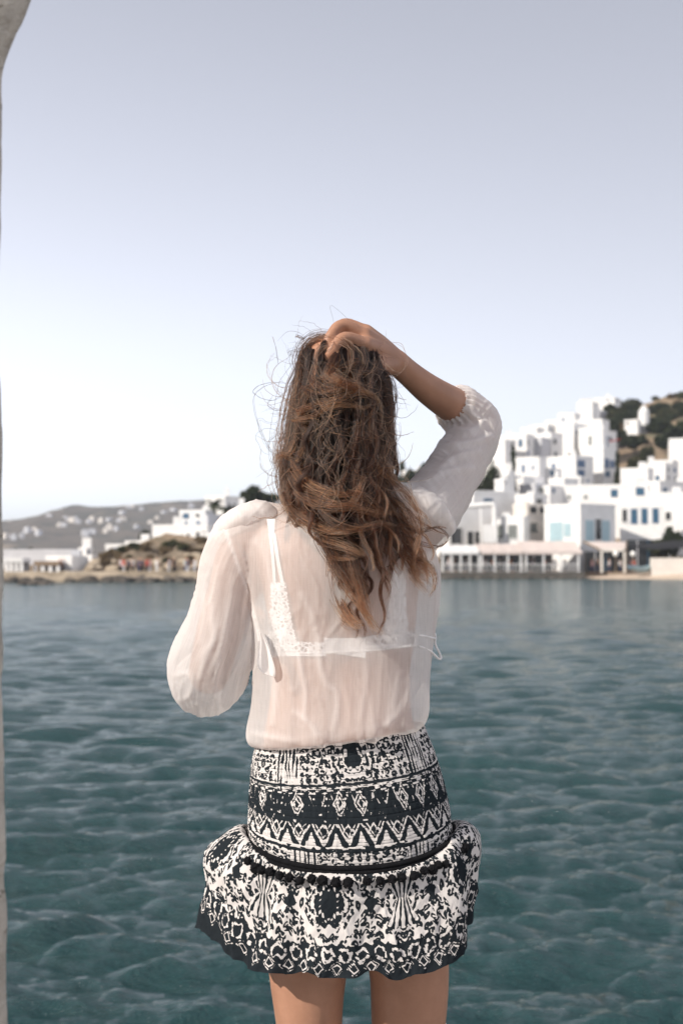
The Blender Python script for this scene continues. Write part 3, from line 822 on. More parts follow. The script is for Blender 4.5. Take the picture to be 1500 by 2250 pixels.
tree('broadleaf_tree', 868, 1090, 1042, 236, 46, M_LEAF, 'dark tree beside her hair on the ridge', None, 900)
tree('broadleaf_tree', 884, 1070, 1010, 250, 14, M_LEAF2, 'thin tree standing above the small white house', None, 500)
tree('broadleaf_tree', 1086, 1072, 1006, 207, 50, M_LEAF, 'dark spreading tree below the upper white terraces', None, 1100)
tree('broadleaf_tree', 1062, 1078, 1040, 212, 50, M_LEAF, 'low dark tree behind her upper sleeve', None, 900)
tree('cypress_tree', 1127, 1060, 985, 207, 30, M_LEAF, 'cypress tree between white houses', None, 900, .25, True)
tree('cypress_tree', 1357, 1056, 994, 226, 22, M_LEAF, 'dark cypress beside the blue balcony windows', None, 900, .25, True)
tree('broadleaf_tree', 1392, 1050, 1000, 232, 44, M_LEAF2, 'grey-green bushy tree above the white block house', None, 900)
tree('broadleaf_tree', 1258, 920, 894, 275, 14, M_LEAF, 'small dark tree on the ridge between white houses', None, 300)
tree('broadleaf_tree', 318, 1190, 1163, 186, 26, M_LEAF, 'small round dark tree left of the hotel', None, 500)
tree('broadleaf_tree', 36, 1222, 1204, 176, 22, M_LEAF, 'round dark bush above the pavilion roof', None, 400)
tree('broadleaf_tree', 66, 1222, 1202, 178, 20, M_LEAF, 'round dark tree beside the pavilion', None, 400)
tree('broadleaf_tree', 95, 1222, 1212, 180, 18, M_LEAF2, 'low dark bush above the beach bar', None, 300)
for i, (px, pt, dd_) in enumerate(((470, 1098, 184), (496, 1112, 182))):
    x = xcol(px, dd_); zt = zrow(pt + 8, dd_); zb = float(ground_z(x, dd_))
    e = empty('palm_tree', (x, dd_, zb - .2))
    mesh_obj('trunk', *tube_geo([[x, dd_, zb - .3, .2, .2], [x + .15, dd_, (zb + zt) / 2, .16, .16], [x, dd_, zt, .14, .14]], 10, 8), M_BARK, e)
    V, F = [], []
    for q in range(26):
        a = q * 2.4; ln = 1.7 * random.uniform(.8, 1.1); el = random.uniform(-.2, 1.0); prev = None
        for s0 in range(6):
            t = s0 / 5; r0 = ln * t; zz = zt + math.sin(el) * r0 - .55 * (r0 ** 2) / 1.6; wv_ = .22 * (1 - t) ** .5 + .02
            p_ = np.array((x + math.cos(a) * r0 * math.cos(el * .6), dd_ + math.sin(a) * r0 * math.cos(el * .6), zz)); sd_ = np.array((-math.sin(a), math.cos(a), -.3)) * wv_
            V += [p_ - sd_, p_ + sd_]
            if s0: n0 = len(V) - 4; F.append([n0, n0 + 1, n0 + 3, n0 + 2])
    mesh_obj('crown', V, F, M_LEAF, e, smooth=False)
    tag(e, ['palm tree left of the slim white tower', 'palm tree right of the slim white tower'][i], 'palm tree')
# scrub bushes
for q in range(44):
    px = tr_.uniform(198, 475); d = 154.5 + tr_.uniform(0, 6); x = xcol(px, d)
    pb = 1235 - (float(bank_z(x, d)) - CAM_Z) / d * FPX + 3
    tree('dry_bush', px, pb, pb - tr_.uniform(8, 17), d, tr_.uniform(14, 34), [M_DRY, M_DRY, M_LEAF2][q % 3], 'dry brown bush on the scrub slope under the hotel' if q % 3 < 2 else 'olive green bush on the scrub slope under the hotel', 'dry bushes under the hotel' if q % 3 < 2 else 'olive bushes under the hotel', 380, .28, trunk=False, cat='bush')
for q in range(70):
    px = tr_.uniform(1330, 1560); d = tr_.uniform(246, 338); x = xcol(px, d)
    gz = float(ground_z(x, d)); pb = 1235 - (gz - CAM_Z) / d * FPX
    if pb > 985 or (px < 1372 and pb > 930): continue
    gm = px > 1385 and 900 < pb < 980
    m = M_LEAF if (gm and tr_.random() < .75) else [M_DRY, M_LEAF2][int(tr_.random() < .5)]
    nm = {M_LEAF: 'dark green', M_LEAF2: 'olive green', M_DRY: 'dry brown'}[m]
    tree('hill_bush', px, pb + 2, pb - tr_.uniform(7, 20), d, tr_.uniform(20, 46), m, nm + ' bush on the brown slope right of the white houses', nm + ' bushes on the brown slope', 420, .36, trunk=False, cat='bush')
for q in range(24):
    px = tr_.uniform(1330, 1500); d = tr_.uniform(225, 250); x = xcol(px, d); gz = float(ground_z(x, d)); pb = 1235 - (gz - CAM_Z) / d * FPX
    tree('dry_bush', px, pb + 2, pb - tr_.uniform(6, 12), d, tr_.uniform(16, 34), M_DRY, 'dry brown bush above the white block house', 'dry bushes above the block house', 260, .3, trunk=False, cat='bush')
# tiny houses on the distant mountain
for q in range(40):
    px = [12, 30, 48, 75, 108, 118, 135, 142, 150, 158, 165, 172, 130, 140, 195, 202, 186, 206, 222, 240, 260, 270, 190, 200, 232, 256, 282, 290, 268, 310, 345, 360, 380, 330, 300, 420, 240, 85, 60, 20][q]
    py = [1180, 1182, 1178, 1165, 1135, 1130, 1127, 1140, 1142, 1145, 1142, 1150, 1155, 1154, 1148, 1142, 1172, 1170, 1146, 1145, 1146, 1144, 1174, 1171, 1166, 1164, 1118, 1116, 1130, 1120, 1140, 1128, 1122, 1150, 1160, 1112, 1160, 1172, 1166, 1150][q]
    # walk down the slope until the ray meets it
    best = None
    for t in np.linspace(.05, .72, 60):
        y = mount_y(t); x = xcol(px, y)
        if float(mount_z(np.array(x), np.array(t))) >= zrow(py, y): best = (x, y, float(mount_z(np.array(x), np.array(t)))); break
    if best is None: continue
    x, y, z = best
    w, h = tr_.uniform(2.5, 5.5), tr_.uniform(1.4, 2.6)
    e = empty('villa', (x, y, z - 1))
    ya = tr_.uniform(-.5, .5)
    rot = np.array(((math.cos(ya), -math.sin(ya)), (math.sin(ya), math.cos(ya))))
    cs = [tuple(rot @ np.array(c_) + np.array((x, y))) for c_ in ((-w / 2, -3), (w / 2, -3), (w / 2, 3), (-w / 2, 3))]
    mesh_obj('wall', *quad_prism(cs, z + h, z - 2.5), M_GREYW if q % 3 else M_CREAM, e, smooth=False)
    cs2 = [tuple(rot @ np.array(c_) * .5 + np.array((x, y + .5))) for c_ in ((-w / 2, -3), (w / 2, -3), (w / 2, 3), (-w / 2, 3))]
    mesh_obj('roof_storey', *quad_prism(cs2, z + h + .9, z + h - .3), M_GREYW if q % 3 else M_CREAM, e, smooth=False)
    tag(e, 'tiny white villa scattered on the distant mountain', 'house', 'villas on the distant mountain')

# ---------------- people on the far quay
def figure(px, d, zb, top, bottom, sit=False, label='', group=None):
    x = xcol(px, d); e = empty('person', (x, d, zb)); ya = random.uniform(0, 6.28)
    ca, sa = math.cos(ya), math.sin(ya)
    def W(*rows): return [[x + r[0] * ca - r[1] * sa, d + r[0] * sa + r[1] * ca, zb + r[2], r[3], r[3] if len(r) < 5 else r[4]] for r in rows]
    dz_ = -.42 if sit else 0
    g = [tube_geo(W((0, 0, 1.38 + dz_, .06), (0, 0, 1.5 + dz_, .06)), 4, 8), tube_geo(W((0, 0, 1.53 + dz_, .07), (0, .01, 1.62 + dz_, .09), (0, 0, 1.71 + dz_, .05)), 6, 10)]
    for s0 in (-1, 1):
        g.append(tube_geo(W((s0 * .19, 0, 1.36 + dz_, .05), (s0 * .24, .03, 1.1 + dz_, .042), (s0 * .22, .14, .88 + dz_, .035), (s0 * .2, .2, .82 + dz_, .03)), 8, 8))
        if sit: g.append(tube_geo(W((s0 * .09, 0, .5, .09), (s0 * .1, .4, .5, .07), (s0 * .1, .42, .25, .05), (s0 * .1, .42, .03, .045)), 10, 8))
        else: g.append(tube_geo(W((s0 * .09, 0, .9, .09), (s0 * .1, .02, .5, .065), (s0 * .1, -.02, .06, .04), (s0 * .1, .1, .03, .035)), 10, 8))
    mesh_obj('body', *merge(g), M_FIG, e)
    mesh_obj('shirt', *tube_geo(W((0, 0, .88 + dz_, .13, .18), (0, 0, 1.1 + dz_, .12, .16), (0, 0, 1.35 + dz_, .12, .20), (0, 0, 1.43 + dz_, .06, .1)), 10, 12), top, e)
    if sit: mesh_obj('shorts', *merge([tube_geo(W((s0 * .09, -.05, .5, .11), (s0 * .1, .3, .51, .09)), 5, 8) for s0 in (-1, 1)]), bottom, e)
    else: mesh_obj('trousers', *merge([tube_geo(W((s0 * .09, 0, .95, .115), (s0 * .1, .02, .5, .085), (s0 * .1, 0, .2, .07)), 6, 8) for s0 in (-1, 1)]), bottom, e)
    tag(e, label, 'person', group)
M_FIG = plain('tanned_skin', (.42, .24, .16), .6, .1)
SHIRTS = {'red': plain('red_cloth', (.5, .05, .04), .9), 'white': M_WHITE, 'navy': plain('navy_cloth', (.03, .04, .09), .9), 'orange': plain('orange_cloth', (.55, .18, .07), .9), 'grey': M_GREYW, 'pink': plain('pink_cloth', (.6, .35, .33), .9), 'black': plain('black_cloth', (.015, .015, .017), .9), 'pale blue': M_LBLUE}
for px, c in ((265, 'white'), (272, 'red'), (282, 'navy'), (292, 'grey'), (305, 'navy'), (312, 'navy'), (322, 'red'), (330, 'pink'), (345, 'white'), (372, 'grey'), (382, 'black'), (408, 'pale blue'), (412, 'navy'), (428, 'white'), (132, 'red'), (140, 'grey')):
    figure(px, 152.2 + random.uniform(0, .8), .03, SHIRTS[c], SHIRTS[random.choice(['navy', 'black', 'grey'])], label='passer-by in a %s top on the left shore promenade' % c, group='people in %s on the promenade' % c)
for i, (px, c) in enumerate(((985, 'grey'), (1000, 'black'), (1012, 'navy'), (1022, 'grey'), (1062, 'white'), (1068, 'white'), (1080, 'orange'), (1098, 'white'), (1108, 'grey'), (1120, 'orange'), (1126, 'black'), (1165, 'navy'), (1172, 'grey'), (1195, 'orange'), (1205, 'black'), (1218, 'grey'), (1240, 'white'))):
    figure(px, 178.0 + random.uniform(0, 1.5), tz, SHIRTS[c], SHIRTS[random.choice(['navy', 'black', 'grey'])], False, 'guest in a %s top behind the restaurant railing' % c, 'guests in %s on the terrace' % c)
for i, (px, c) in enumerate(((1300, 'pink'), (1312, 'black'), (1338, 'grey'), (1362, 'white'), (1385, 'pink'), (1392, 'red'), (1480, 'white'), (1488, 'pale blue'))):
    figure(px, 178.6 + random.uniform(0, 1.2), float(tz) - .1, SHIRTS[c], SHIRTS['navy'], label='person in a %s top in the shade behind the beach' % c, group='people in %s behind the beach' % c)
# dark panels with mullions, put in to paint the shade under the awnings
for i, (xa, xb, d_, yt_, lb) in enumerate(((965, 1083, 183.2, 1214, 'dark panel painting in the shade of the white awning'), (1086, 1150, 183.2, 1214, 'dark panel painting in shade under the middle beige awning'), (1152, 1212, 183.2, 1214, 'dark panel painting in shade beside the blue-shuttered house'), (1284, 1374, 182.2, 1212, 'dark panel painting in shade behind the timber pergola'), (1376, 1470, 187.5, 1186, 'dark panel painting in shade behind the globe lamps'))):
    e = empty('shade_panel', (xcol((xa + xb) / 2, d_), d_, tz))
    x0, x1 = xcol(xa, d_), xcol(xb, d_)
    mesh_obj('shade_sheet', *box_geo(x0, x1, d_, d_ + .2, tz - .3, zrow(yt_, d_)), M_DARK, e, smooth=False)
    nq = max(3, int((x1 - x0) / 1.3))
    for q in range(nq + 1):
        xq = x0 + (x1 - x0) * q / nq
        mesh_obj('shade_panel_bar', *box_geo(xq - .06, xq + .06, d_ - .08, d_ - .002, tz - .3, zrow(yt_, d_)), [M_WOOD, M_GREYW, M_TEALP][q % 3], e, smooth=False)
    tag(e, lb, 'shop front')  # no real shop front: panel added to paint the shade under the awnings
# dark sun sail and leafy trees in the shade at the back of the beach
e = empty('sun_sail', (xcol(1440, 182), 182, tz))
mesh_obj('canvas', *merge([([PA(1376, 1200, 180), PA(1500, 1184, 186), PA(1540, 1200, 180), PA(1440, 1208, 178.5)], [[0, 1, 2, 3]]), ]), SHIRTS['black'], e, smooth=False)
for q, y_ in ((1374, 1197), (1538, 1197)):
    mesh_obj('pole', *box_geo(xcol(q, 180) - .06, xcol(q, 180) + .06, 180, 180.12, tz - .3, zrow(y_, 180)), M_WOOD, e, smooth=False)
tag(e, 'black sun sail stretched over the back of the beach', 'sun sail')
tree('broadleaf_tree', 1478, 1245, 1160, 186, 60, M_LEAF, 'dark shady tree at the back of the beach', None, 900)
tree('broadleaf_tree', 1446, 1245, 1180, 185, 50, M_LEAF2, 'olive shady tree beside the dark tree behind the beach', None, 800)
for i, (px, py, w_, h_, dd_) in enumerate(((1352, 905, 40, 20, 300), (1372, 918, 46, 26, 296), (1345, 930, 36, 24, 290), (1440, 900, 50, 30, 318), (1470, 912, 60, 36, 310), (1500, 900, 60, 40, 314), (1448, 940, 60, 36, 288), (1480, 952, 66, 40, 280), (1510, 945, 60, 44, 284), (1425, 925, 40, 26, 296), (1362, 955, 44, 26, 276), (1390, 965, 46, 24, 270), (1500, 870, 46, 16, 336), (1475, 876, 30, 12, 338), (1340, 895, 30, 14, 312), (1455, 968, 44, 24, 268), (1420, 985, 40, 14, 258))):
    tree('hill_bush', px, py + h_ * .5, py - h_ * .5, dd_, w_, M_LEAF if i % 4 else M_LEAF2, 'large dark green bush in the thicket on the brown slope' if i % 4 else 'large olive bush in the thicket on the brown slope', 'thicket bushes' if i % 4 else 'olive thicket bushes', 900, .42, trunk=False, cat='bush')
# shade-dark back wall of the terrace: planters and tables
for i, px in enumerate((995, 1040, 1090, 1135, 1180, 1230)):
    x = xcol(px, 178.8); e = empty('table', (x, 178.8, tz))
    mesh_obj('top', *box_geo(x - .45, x + .45, 178.4, 179.2, tz + .72, tz + .76), M_WHITE, e, smooth=False)
    mesh_obj('leg', *tube_geo([[x, 178.8, tz, .05, .05], [x, 178.8, tz + .72, .05, .05]], 4, 8), M_WOOD, e)
    tag(e, 'square white-topped table on the restaurant terrace', 'table', 'tables on the restaurant terrace')

# ---------------- rough stone archway the photograph is taken through
k = NT('rough_limestone')
co = k.coord('Object')
n1 = k.noise(14, 8, .7, co); n2 = k.noise(70, 5, .7, co)
c1 = k.ramp(n1, [(.32, (.30, .265, .225)), (.5, (.46, .42, .37)), (.68, (.58, .54, .48))])
c2 = k.mix(k.math('LESS_THAN', k.noise(38, 4, .7, k.mapping(co, (1, 1, 1.6))), .36), c1, (.22, .19, .155))
k.principled(c2, .92, k.bump(k.math('ADD', n1, k.math('MULTIPLY', n2, .5)), .9, .02))
M_ARCH = k.m
AY0, AY1 = 1.36, 1.50
def inner_left(z):
    """left edge of the opening against height (metres), read off at the face depth"""
    pts = [(2250, 22), (2050, 19), (1850, 15), (1700, 9), (1550, 7), (1400, 4), (1150, 1), (900, -2), (600, -6), (300, -8), (160, -6), (110, 6), (66, 22), (44, 33), (22, 42), (0, 48)]
    zs = [P(750, py, AY0).z for py, _ in pts]; xs = [xcol(px - 6, AY0) for _, px in pts]
    return np.interp(z, zs, xs)
zb_ = np.concatenate([np.linspace(0, .5, 24), np.linspace(.52, P(750, 0, AY0).z, 150)])
left_edge = [(float(inner_left(max(z, P(750, 2250, AY0).z))) , z) for z in zb_]
xa0, za0 = left_edge[-1]
# the curve carries on over her head as a flat segmental arch and comes down on the right, outside the frame
top_pts = catmull([(xa0, za0), (xa0 + .026, za0 + .07), (-.20, za0 + .24), (.12, za0 + .32), (.55, za0 + .22), (.80, za0 + .02), (.88, za0 - .25), (.90, .9), (.90, 0)], 120)
edge = np.array(left_edge + [tuple(q) for q in top_pts[1:]])
ne = len(edge)
tng = np.gradient(edge, axis=0); tng /= np.linalg.norm(tng, axis=1, keepdims=True) + 1e-9
outw = np.stack([-tng[:, 1], tng[:, 0]], -1)
cum = np.concatenate([[0], np.cumsum(np.linalg.norm(np.diff(edge, axis=0), axis=1))])
# profile: reveal (far to near) then faces out to the arch's back
prof = [(.06, AY1 - .008), (.045, AY1 - .03), (.030, (AY0 + AY1) / 2), (.012, AY0 + .03), (.0, AY0 + .012), (.012, AY0), (.12, AY0), (.30, AY0), (.42, AY0 + .03), (.42, AY1 - .03), (.30, AY1), (.15, AY1), (.075, AY1)]
V = []
for (off, y) in prof:
    pz = edge + outw * off
    pz[:, 1] = np.maximum(pz[:, 1], 0)
    nn = .010 * fbm(cum * 9, y * 9, off * 9, 4) + .004 * fbm(cum * 40, y * 40, off * 40, 8)
    nn = nn * (1 if off > .01 else .45)
    V.append(np.stack([pz[:, 0] + outw[:, 0] * nn, np.full(ne, y) + (.5 * nn if off > .01 else 0), pz[:, 1] + outw[:, 1] * nn * (pz[:, 1] > .02)], -1))
V = np.concatenate(V)
npf = len(prof)
F = [[j * ne + i, j * ne + i + 1, ((j + 1) % npf) * ne + i + 1, ((j + 1) % npf) * ne + i] for j in range(npf) for i in range(ne - 1)]
arch = mesh_obj('stone_archway', V, F, M_ARCH)
tag(arch, 'rough grey limestone archway framing the view at the left edge', 'archway')
# ================================================================== the woman
Y0 = 2.30
person = empty('person', (0.0, Y0, 0.0))
tag(person, 'woman seen from behind in sheer white blouse and patterned skirt, hand in hair', 'person')

# ---------------- skin
k = NT('skin')
co = k.coord('Object')
base = k.ramp(k.noise(18, 5, .6, co), [(.3, (.310, .160, .102)), (.7, (.405, .215, .140))])
b = k.bump(k.noise(420, 3, .6, co), .10, .002)
pr = k.principled(base, .48, b)
pr.inputs['Specular IOR Level'].default_value = .35
pr.inputs['Subsurface Weight'].default_value = .12
pr.inputs['Subsurface Radius'].default_value = (.008, .005, .004)
pr.inputs['Subsurface Scale'].default_value = .6
M_SKIN = k.m

def ring_rows(rows, n=40, seg=48, p=2.3, tilt_rows=None):
    """rows: py, cx, half width px, back depth, front depth -> closed torso; tilt = px that the left end hangs lower"""
    R_ = catmull([list(r) + [0] * (6 - len(r)) for r in rows], n)
    th = np.linspace(0, 2 * math.pi, seg, endpoint=False)
    V = []
    for py, cx, hw, yb, yf, tl in R_:
        c = PA(cx, py, Y0); w = hw / FPX * Y0
        s, cs = np.sin(th), np.cos(th)
        ex = np.sign(s) * np.abs(s) ** (2 / p); ey = np.sign(cs) * np.abs(cs) ** (2 / p)
        y = np.where(cs > 0, Y0 - yb * ey, Y0 - yf * ey)
        z = c[2] + ex * tl / FPX * Y0
        V.append(np.stack([c[0] + ex * w, y, np.broadcast_to(z, y.shape)], -1))
    V = np.concatenate(V)
    F = grid_faces(seg, n)[:, ::-1].tolist()
    F.append(list(range(seg))); F.append([(n - 1) * seg + k_ for k_ in range(seg)][::-1])
    return V, F

def T3(*rows):
    """rows: px, py, depth, ra[, rb] -> control rows in metres"""
    out = []
    for r in rows:
        p = PA(r[0], r[1], r[2]); out.append([*p, r[3], r[4] if len(r) > 4 else r[3]])
    return out

def W3(*rows):
    return [[*r[:4], r[4] if len(r) > 4 else r[3]] for r in rows]

torso_rows = [(1118, 737, 52, .045, .055), (1140, 737, 105, .062, .06), (1165, 737, 160, .082, .07), (1205, 738, 182, .096, .085),
              (1260, 745, 176, .100, .10), (1330, 750, 166, .094, .11), (1400, 752, 158, .083, .10), (1480, 750, 150, .073, .085),
              (1560, 746, 156, .073, .085), (1620, 748, 168, .078, .085), (1700, 757, 186, .094, .085), (1780, 765, 202, .106, .08),
              (1850, 769, 207, .110, .075), (1920, 770, 206, .102, .07), (1975, 772, 196, .08, .06), (2000, 772, 180, .06, .05)]
HX, HY = 747, 2.325
hc = PA(HX, 868, HY)
geos = [ring_rows(torso_rows, 60)]
# neck and head
geos.append(tube_geo(T3((737, 1150, 2.30, .06), (738, 1090, 2.305, .052), (742, 1030, 2.315, .05), (745, 960, 2.325, .05)), 14))
geos.append(ellipsoid_geo(hc + (0, 0, .018), (.073, .092, .088)))
geos.append(ellipsoid_geo(hc + (0, .03, -.045), (.06, .062, .075)))
geos.append(ellipsoid_geo(hc + (0, .068, -.095), (.026, .024, .02)))                 # chin
geos.append(tube_geo(W3([*(hc + (0, .088, .01)), .008], [*(hc + (0, .102, -.02)), .010], [*(hc + (0, .107, -.034)), .012]), 8))   # nose
geos.append(ellipsoid_geo(hc + (0, .088, -.066), (.022, .012, .008)))                # mouth
geos.append(ellipsoid_geo(hc + (0, .083, .022), (.05, .012, .010)))                  # brow
for s_ in (-1, 1):
    geos.append(ellipsoid_geo(hc + (s_ * .036, .068, -.025), (.022, .022, .018)))    # cheek
    geos.append(ellipsoid_geo(hc + (s_ * .074, .0, -.012), (.008, .017, .03)))       # ear
# legs and feet
def leg(xs, side):
    g = []
    hip = T3((xs[0], 1930, 2.285, .080, .082), (xs[1], 2010, 2.285, .076, .075), (xs[2], 2120, 2.29, .068, xs[5]), (xs[3], 2250, 2.30, .062, xs[6]))
    kx = PA(xs[4], 2250, 2.3)[0]
    hip += W3((kx, 2.305, .48, .052, .047), (kx, 2.30, .43, .050, .045), (kx, 2.285, .33, .052, .046), (kx, 2.29, .20, .038, .034), (kx, 2.295, .09, .030, .028), (kx, 2.30, .05, .032, .03))
    g.append(tube_geo(hip, 50, 28))
    fx = kx + side * .012
    g.append(tube_geo(W3((kx, 2.262, .032, .028, .027), (kx, 2.31, .04, .034, .031), (fx, 2.37, .032, .027, .037), (fx, 2.42, .022, .018, .040), (fx, 2.455, .016, .012, .036)), 18, 20, up=(0, 0.1, 1)))
    for q, (dx, ln, rr) in enumerate(((-.026, .478, .0125), (-.008, .474, .009), (.006, .468, .0085), (.018, .46, .008), (.029, .45, .0075))):
        g.append(tube_geo(W3((fx + side * dx, 2.44, .015, rr), (fx + side * dx, 2.0 + ln, .012, rr * .9)), 6, 12))
    return g
geos += leg((700, 692, 677, 679, 688, .0640, .0528), -1)
geos += leg((850, 872, 897, 897, 888, .0645, .0590), 1)
# raised right arm
arm_r = T3((880, 1165, 2.30, .055), (925, 1140, 2.32, .048), (968, 1080, 2.37, .041), (1012, 1005, 2.43, .037), (1052, 940, 2.49, .034),
           (1035, 912, 2.488, .033), (993, 889, 2.455, .031), (942, 856, 2.41, .0262), (900, 822, 2.38, .0222), (868, 794, 2.355, .0215, .0215))
geos.append(tube_geo(arm_r, 50, 24))
hand = []
wr = (872, 796, 2.357)
for mcp, fr in (((800, 757, 2.272), .0145), ((798, 737, 2.296), .015), ((801, 729, 2.322), .0145), ((807, 731, 2.345), .0125)):
    hand.append(tube_geo(T3((*wr, .019), ((wr[0] + mcp[0]) / 2 - 6, (wr[1] + mcp[1]) / 2 - 7, (wr[2] + mcp[2]) / 2, .0165), (*mcp, fr)), 12, 16))
fingers = [
    [(800, 757, 2.272, .0125), (757, 742, 2.250, .0105), (731, 768, 2.240, .0092), (721, 792, 2.244, .008)],
    [(798, 737, 2.296, .0125), (752, 714, 2.282, .0105), (725, 740, 2.270, .0092), (716, 769, 2.268, .008)],
    [(801, 729, 2.322, .0120), (757, 711, 2.316, .0100), (730, 736, 2.306, .009), (722, 764, 2.30, .0078)],
    [(807, 731, 2.345, .0105), (772, 720, 2.348, .0088), (748, 742, 2.340, .008), (740, 766, 2.334, .007)],
    [(858, 802, 2.342, .0175), (818, 803, 2.292, .0150), (778, 797, 2.256, .0112), (748, 786, 2.240, .0092)]]
for f_ in fingers:
    hand.append(tube_geo(T3(*f_), 16, 14))
geos += hand
# lowered left arm: elbow bent, forearm carried forward in front of her
arm_l = T3((600, 1180, 2.30, .055), (548, 1200, 2.30, .048), (515, 1290, 2.305, .042), (485, 1380, 2.315, .038), (462, 1462, 2.335, .034),
           (460, 1480, 2.37, .034), (468, 1462, 2.43, .033), (488, 1435, 2.50, .027), (505, 1412, 2.545, .021))
geos.append(tube_geo(arm_l, 46, 22))
wl = (508, 1408, 2.555)
for q in range(4):
    geos.append(tube_geo(T3((*wl, .018), (530, 1390 - q * 12, 2.60 - q * .006, .012), (560, 1380 - q * 13, 2.62 - q * .012, .009), (582, 1392 - q * 12, 2.60 - q * .012, .0078)), 14, 12))
geos.append(tube_geo(T3((*wl, .016), (522, 1372, 2.57, .012), (545, 1350, 2.575, .0095), (560, 1345, 2.575, .008)), 12, 12))
BV, BF = voxel_union(geos, .0032, 6)
# spine furrow, shoulder blades
N_ = vnormals(BV, BF)
spx = 742 + 8 * np.sin((BV[:, 2] - 1.0) * 6)
xc = (spx - 750) / FPX * Y0
back = (N_[:, 1] < -.3) & (BV[:, 2] > .98) & (BV[:, 2] < 1.40) & (np.abs(BV[:, 0]) < .16)
fall = np.clip((BV[:, 2] - .98) / .06, 0, 1) * np.clip((1.40 - BV[:, 2]) / .05, 0, 1)
d_ = -.007 * np.exp(-((BV[:, 0] - xc) / .016) ** 2) * fall
for sx, sz in ((-.078, 1.29), (.075, 1.31)):
    d_ += .008 * np.exp(-((BV[:, 0] - sx) / .035) ** 2 - ((BV[:, 2] - sz) / .055) ** 2)
BV = BV + N_ * np.where(back, d_, 0)[:, None]
body = mesh_obj('body', BV, BF, M_SKIN, person)
M_EYE = plain('eye', (.7, .68, .65), .2, .02)
for s_ in (-1, 1):
    v, f = ellipsoid_geo(hc + (s_ * .031, .080, .002), (.0115, .0115, .0105), seg=14, rings=9)
    ey_ = mesh_obj('eye', v, f, M_EYE, person)
    v, f = ellipsoid_geo(hc + (s_ * .031, .0905, .002), (.005, .002, .005), seg=10, rings=6)
    mesh_obj('iris', v, f, plain('iris', (.06, .03, .015), .2), ey_)

# ---------------- blouse
def fabric(name, col, opac, thread=True):
    k = NT(name)
    at = k.attr('st').outputs['Vector']                      # cloth coordinates in metres: across, along
    m1 = k.mapping(at, (950, 26, 1)); m2 = k.mapping(at, (260, 8, 1)); m3 = k.mapping(at, (60, 900, 1))
    th1, th2, th3 = k.noise(1, 3, .6, m1), k.noise(1, 3, .6, m2), k.noise(1, 2, .6, m3)
    streak = k.math('ADD', k.math('MULTIPLY', th1, .55), k.math('ADD', k.math('MULTIPLY', th2, .25), k.math('MULTIPLY', th3, .18)))
    op = k.attr('opac').outputs['Fac']
    al = k.math('ADD', op, k.math('MULTIPLY', k.math('SUBTRACT', streak, .49), .5), True)
    bmp = k.bump(streak, .22, .002)
    dif = k.n('ShaderNodeBsdfDiffuse'); dif.inputs['Color'].default_value = (*col, 1); k.l(bmp, dif.inputs['Normal'])
    tr = k.n('ShaderNodeBsdfTranslucent'); tr.inputs['Color'].default_value = (*col, 1); k.l(bmp, tr.inputs['Normal'])
    mx = k.n('ShaderNodeMixShader'); mx.inputs[0].default_value = .46
    k.l(dif.outputs[0], mx.inputs[1]); k.l(tr.outputs[0], mx.inputs[2])
    tp = k.n('ShaderNodeBsdfTransparent')
    m2_ = k.n('ShaderNodeMixShader')
    k.l(al, m2_.inputs[0]); k.l(tp.outputs[0], m2_.inputs[1]); k.l(mx.outputs[0], m2_.inputs[2])
    k.l(m2_.outputs[0], k.out.inputs['Surface'])
    return k.m
M_GAUZE = fabric('white_gauze', (.92, .885, .865), .6)

bl_rows = [(1128, 738, 88, .075, .075, 0), (1145, 738, 140, .09, .08, 0), (1170, 738, 190, .104, .09, 4), (1210, 742, 214, .113, .105, 0),
           (1260, 752, 216, .117, .12, 0), (1330, 757, 208, .112, .13, 0), (1400, 756, 198, .104, .125, 4), (1480, 751, 194, .100, .115, 10),
           (1540, 747, 196, .103, .115, 16), (1580, 743, 200, .108, .118, 20), (1602, 741, 198, .110, .118, 22), (1618, 742, 188, .104, .11, 22),
           (1622, 744, 172, .092, .098, 22)]
slv_l = T3((600, 1178, 2.30, .055), (552, 1186, 2.30, .060), (516, 1240, 2.30, .064, .056), (500, 1310, 2.305, .064, .0535), (486, 1385, 2.31, .066, .062), (464, 1443, 2.32, .067, .067),
           (456, 1482, 2.335, .064, .0670), (453, 1500, 2.36, .056, .056), (452, 1492, 2.40, .052, .052), (462, 1472, 2.455, .044), (482, 1442, 2.495, .032))
slv_r = T3((870, 1150, 2.30, .07), (920, 1135, 2.315, .066, .060), (962, 1090, 2.36, .055, .052), (1000, 1030, 2.415, .050, .0475), (1032, 975, 2.465, .046, .0455), (1050, 940, 2.492, .042, .0405),
           (1038, 920, 2.490, .044, .042), (1012, 903, 2.474, .044, .043), (1000, 894, 2.463, .041, .040), (990, 887, 2.453, .031, .030))
bgeo = [ring_rows(bl_rows, 60), tube_geo(slv_l, 60, 36, True), tube_geo(slv_r, 60, 36, True)]
# gathered puff standing off the left shoulder
RUFF = []
RUFF.append(tube_geo(T3((500, 1166, 2.285, .030, .017), (530, 1143, 2.280, .042, .022), (570, 1132, 2.285, .042, .022), (602, 1146, 2.295, .024, .012)), 20, 24))
# low ruffle over the right shoulder
RUFF.append(tube_geo(T3((868, 1100, 2.275, .030, .016), (905, 1096, 2.268, .036, .020), (945, 1120, 2.268, .034, .020), (975, 1152, 2.285, .022, .014)), 20, 24))
VV, FF = voxel_union(bgeo, .0034, 8)

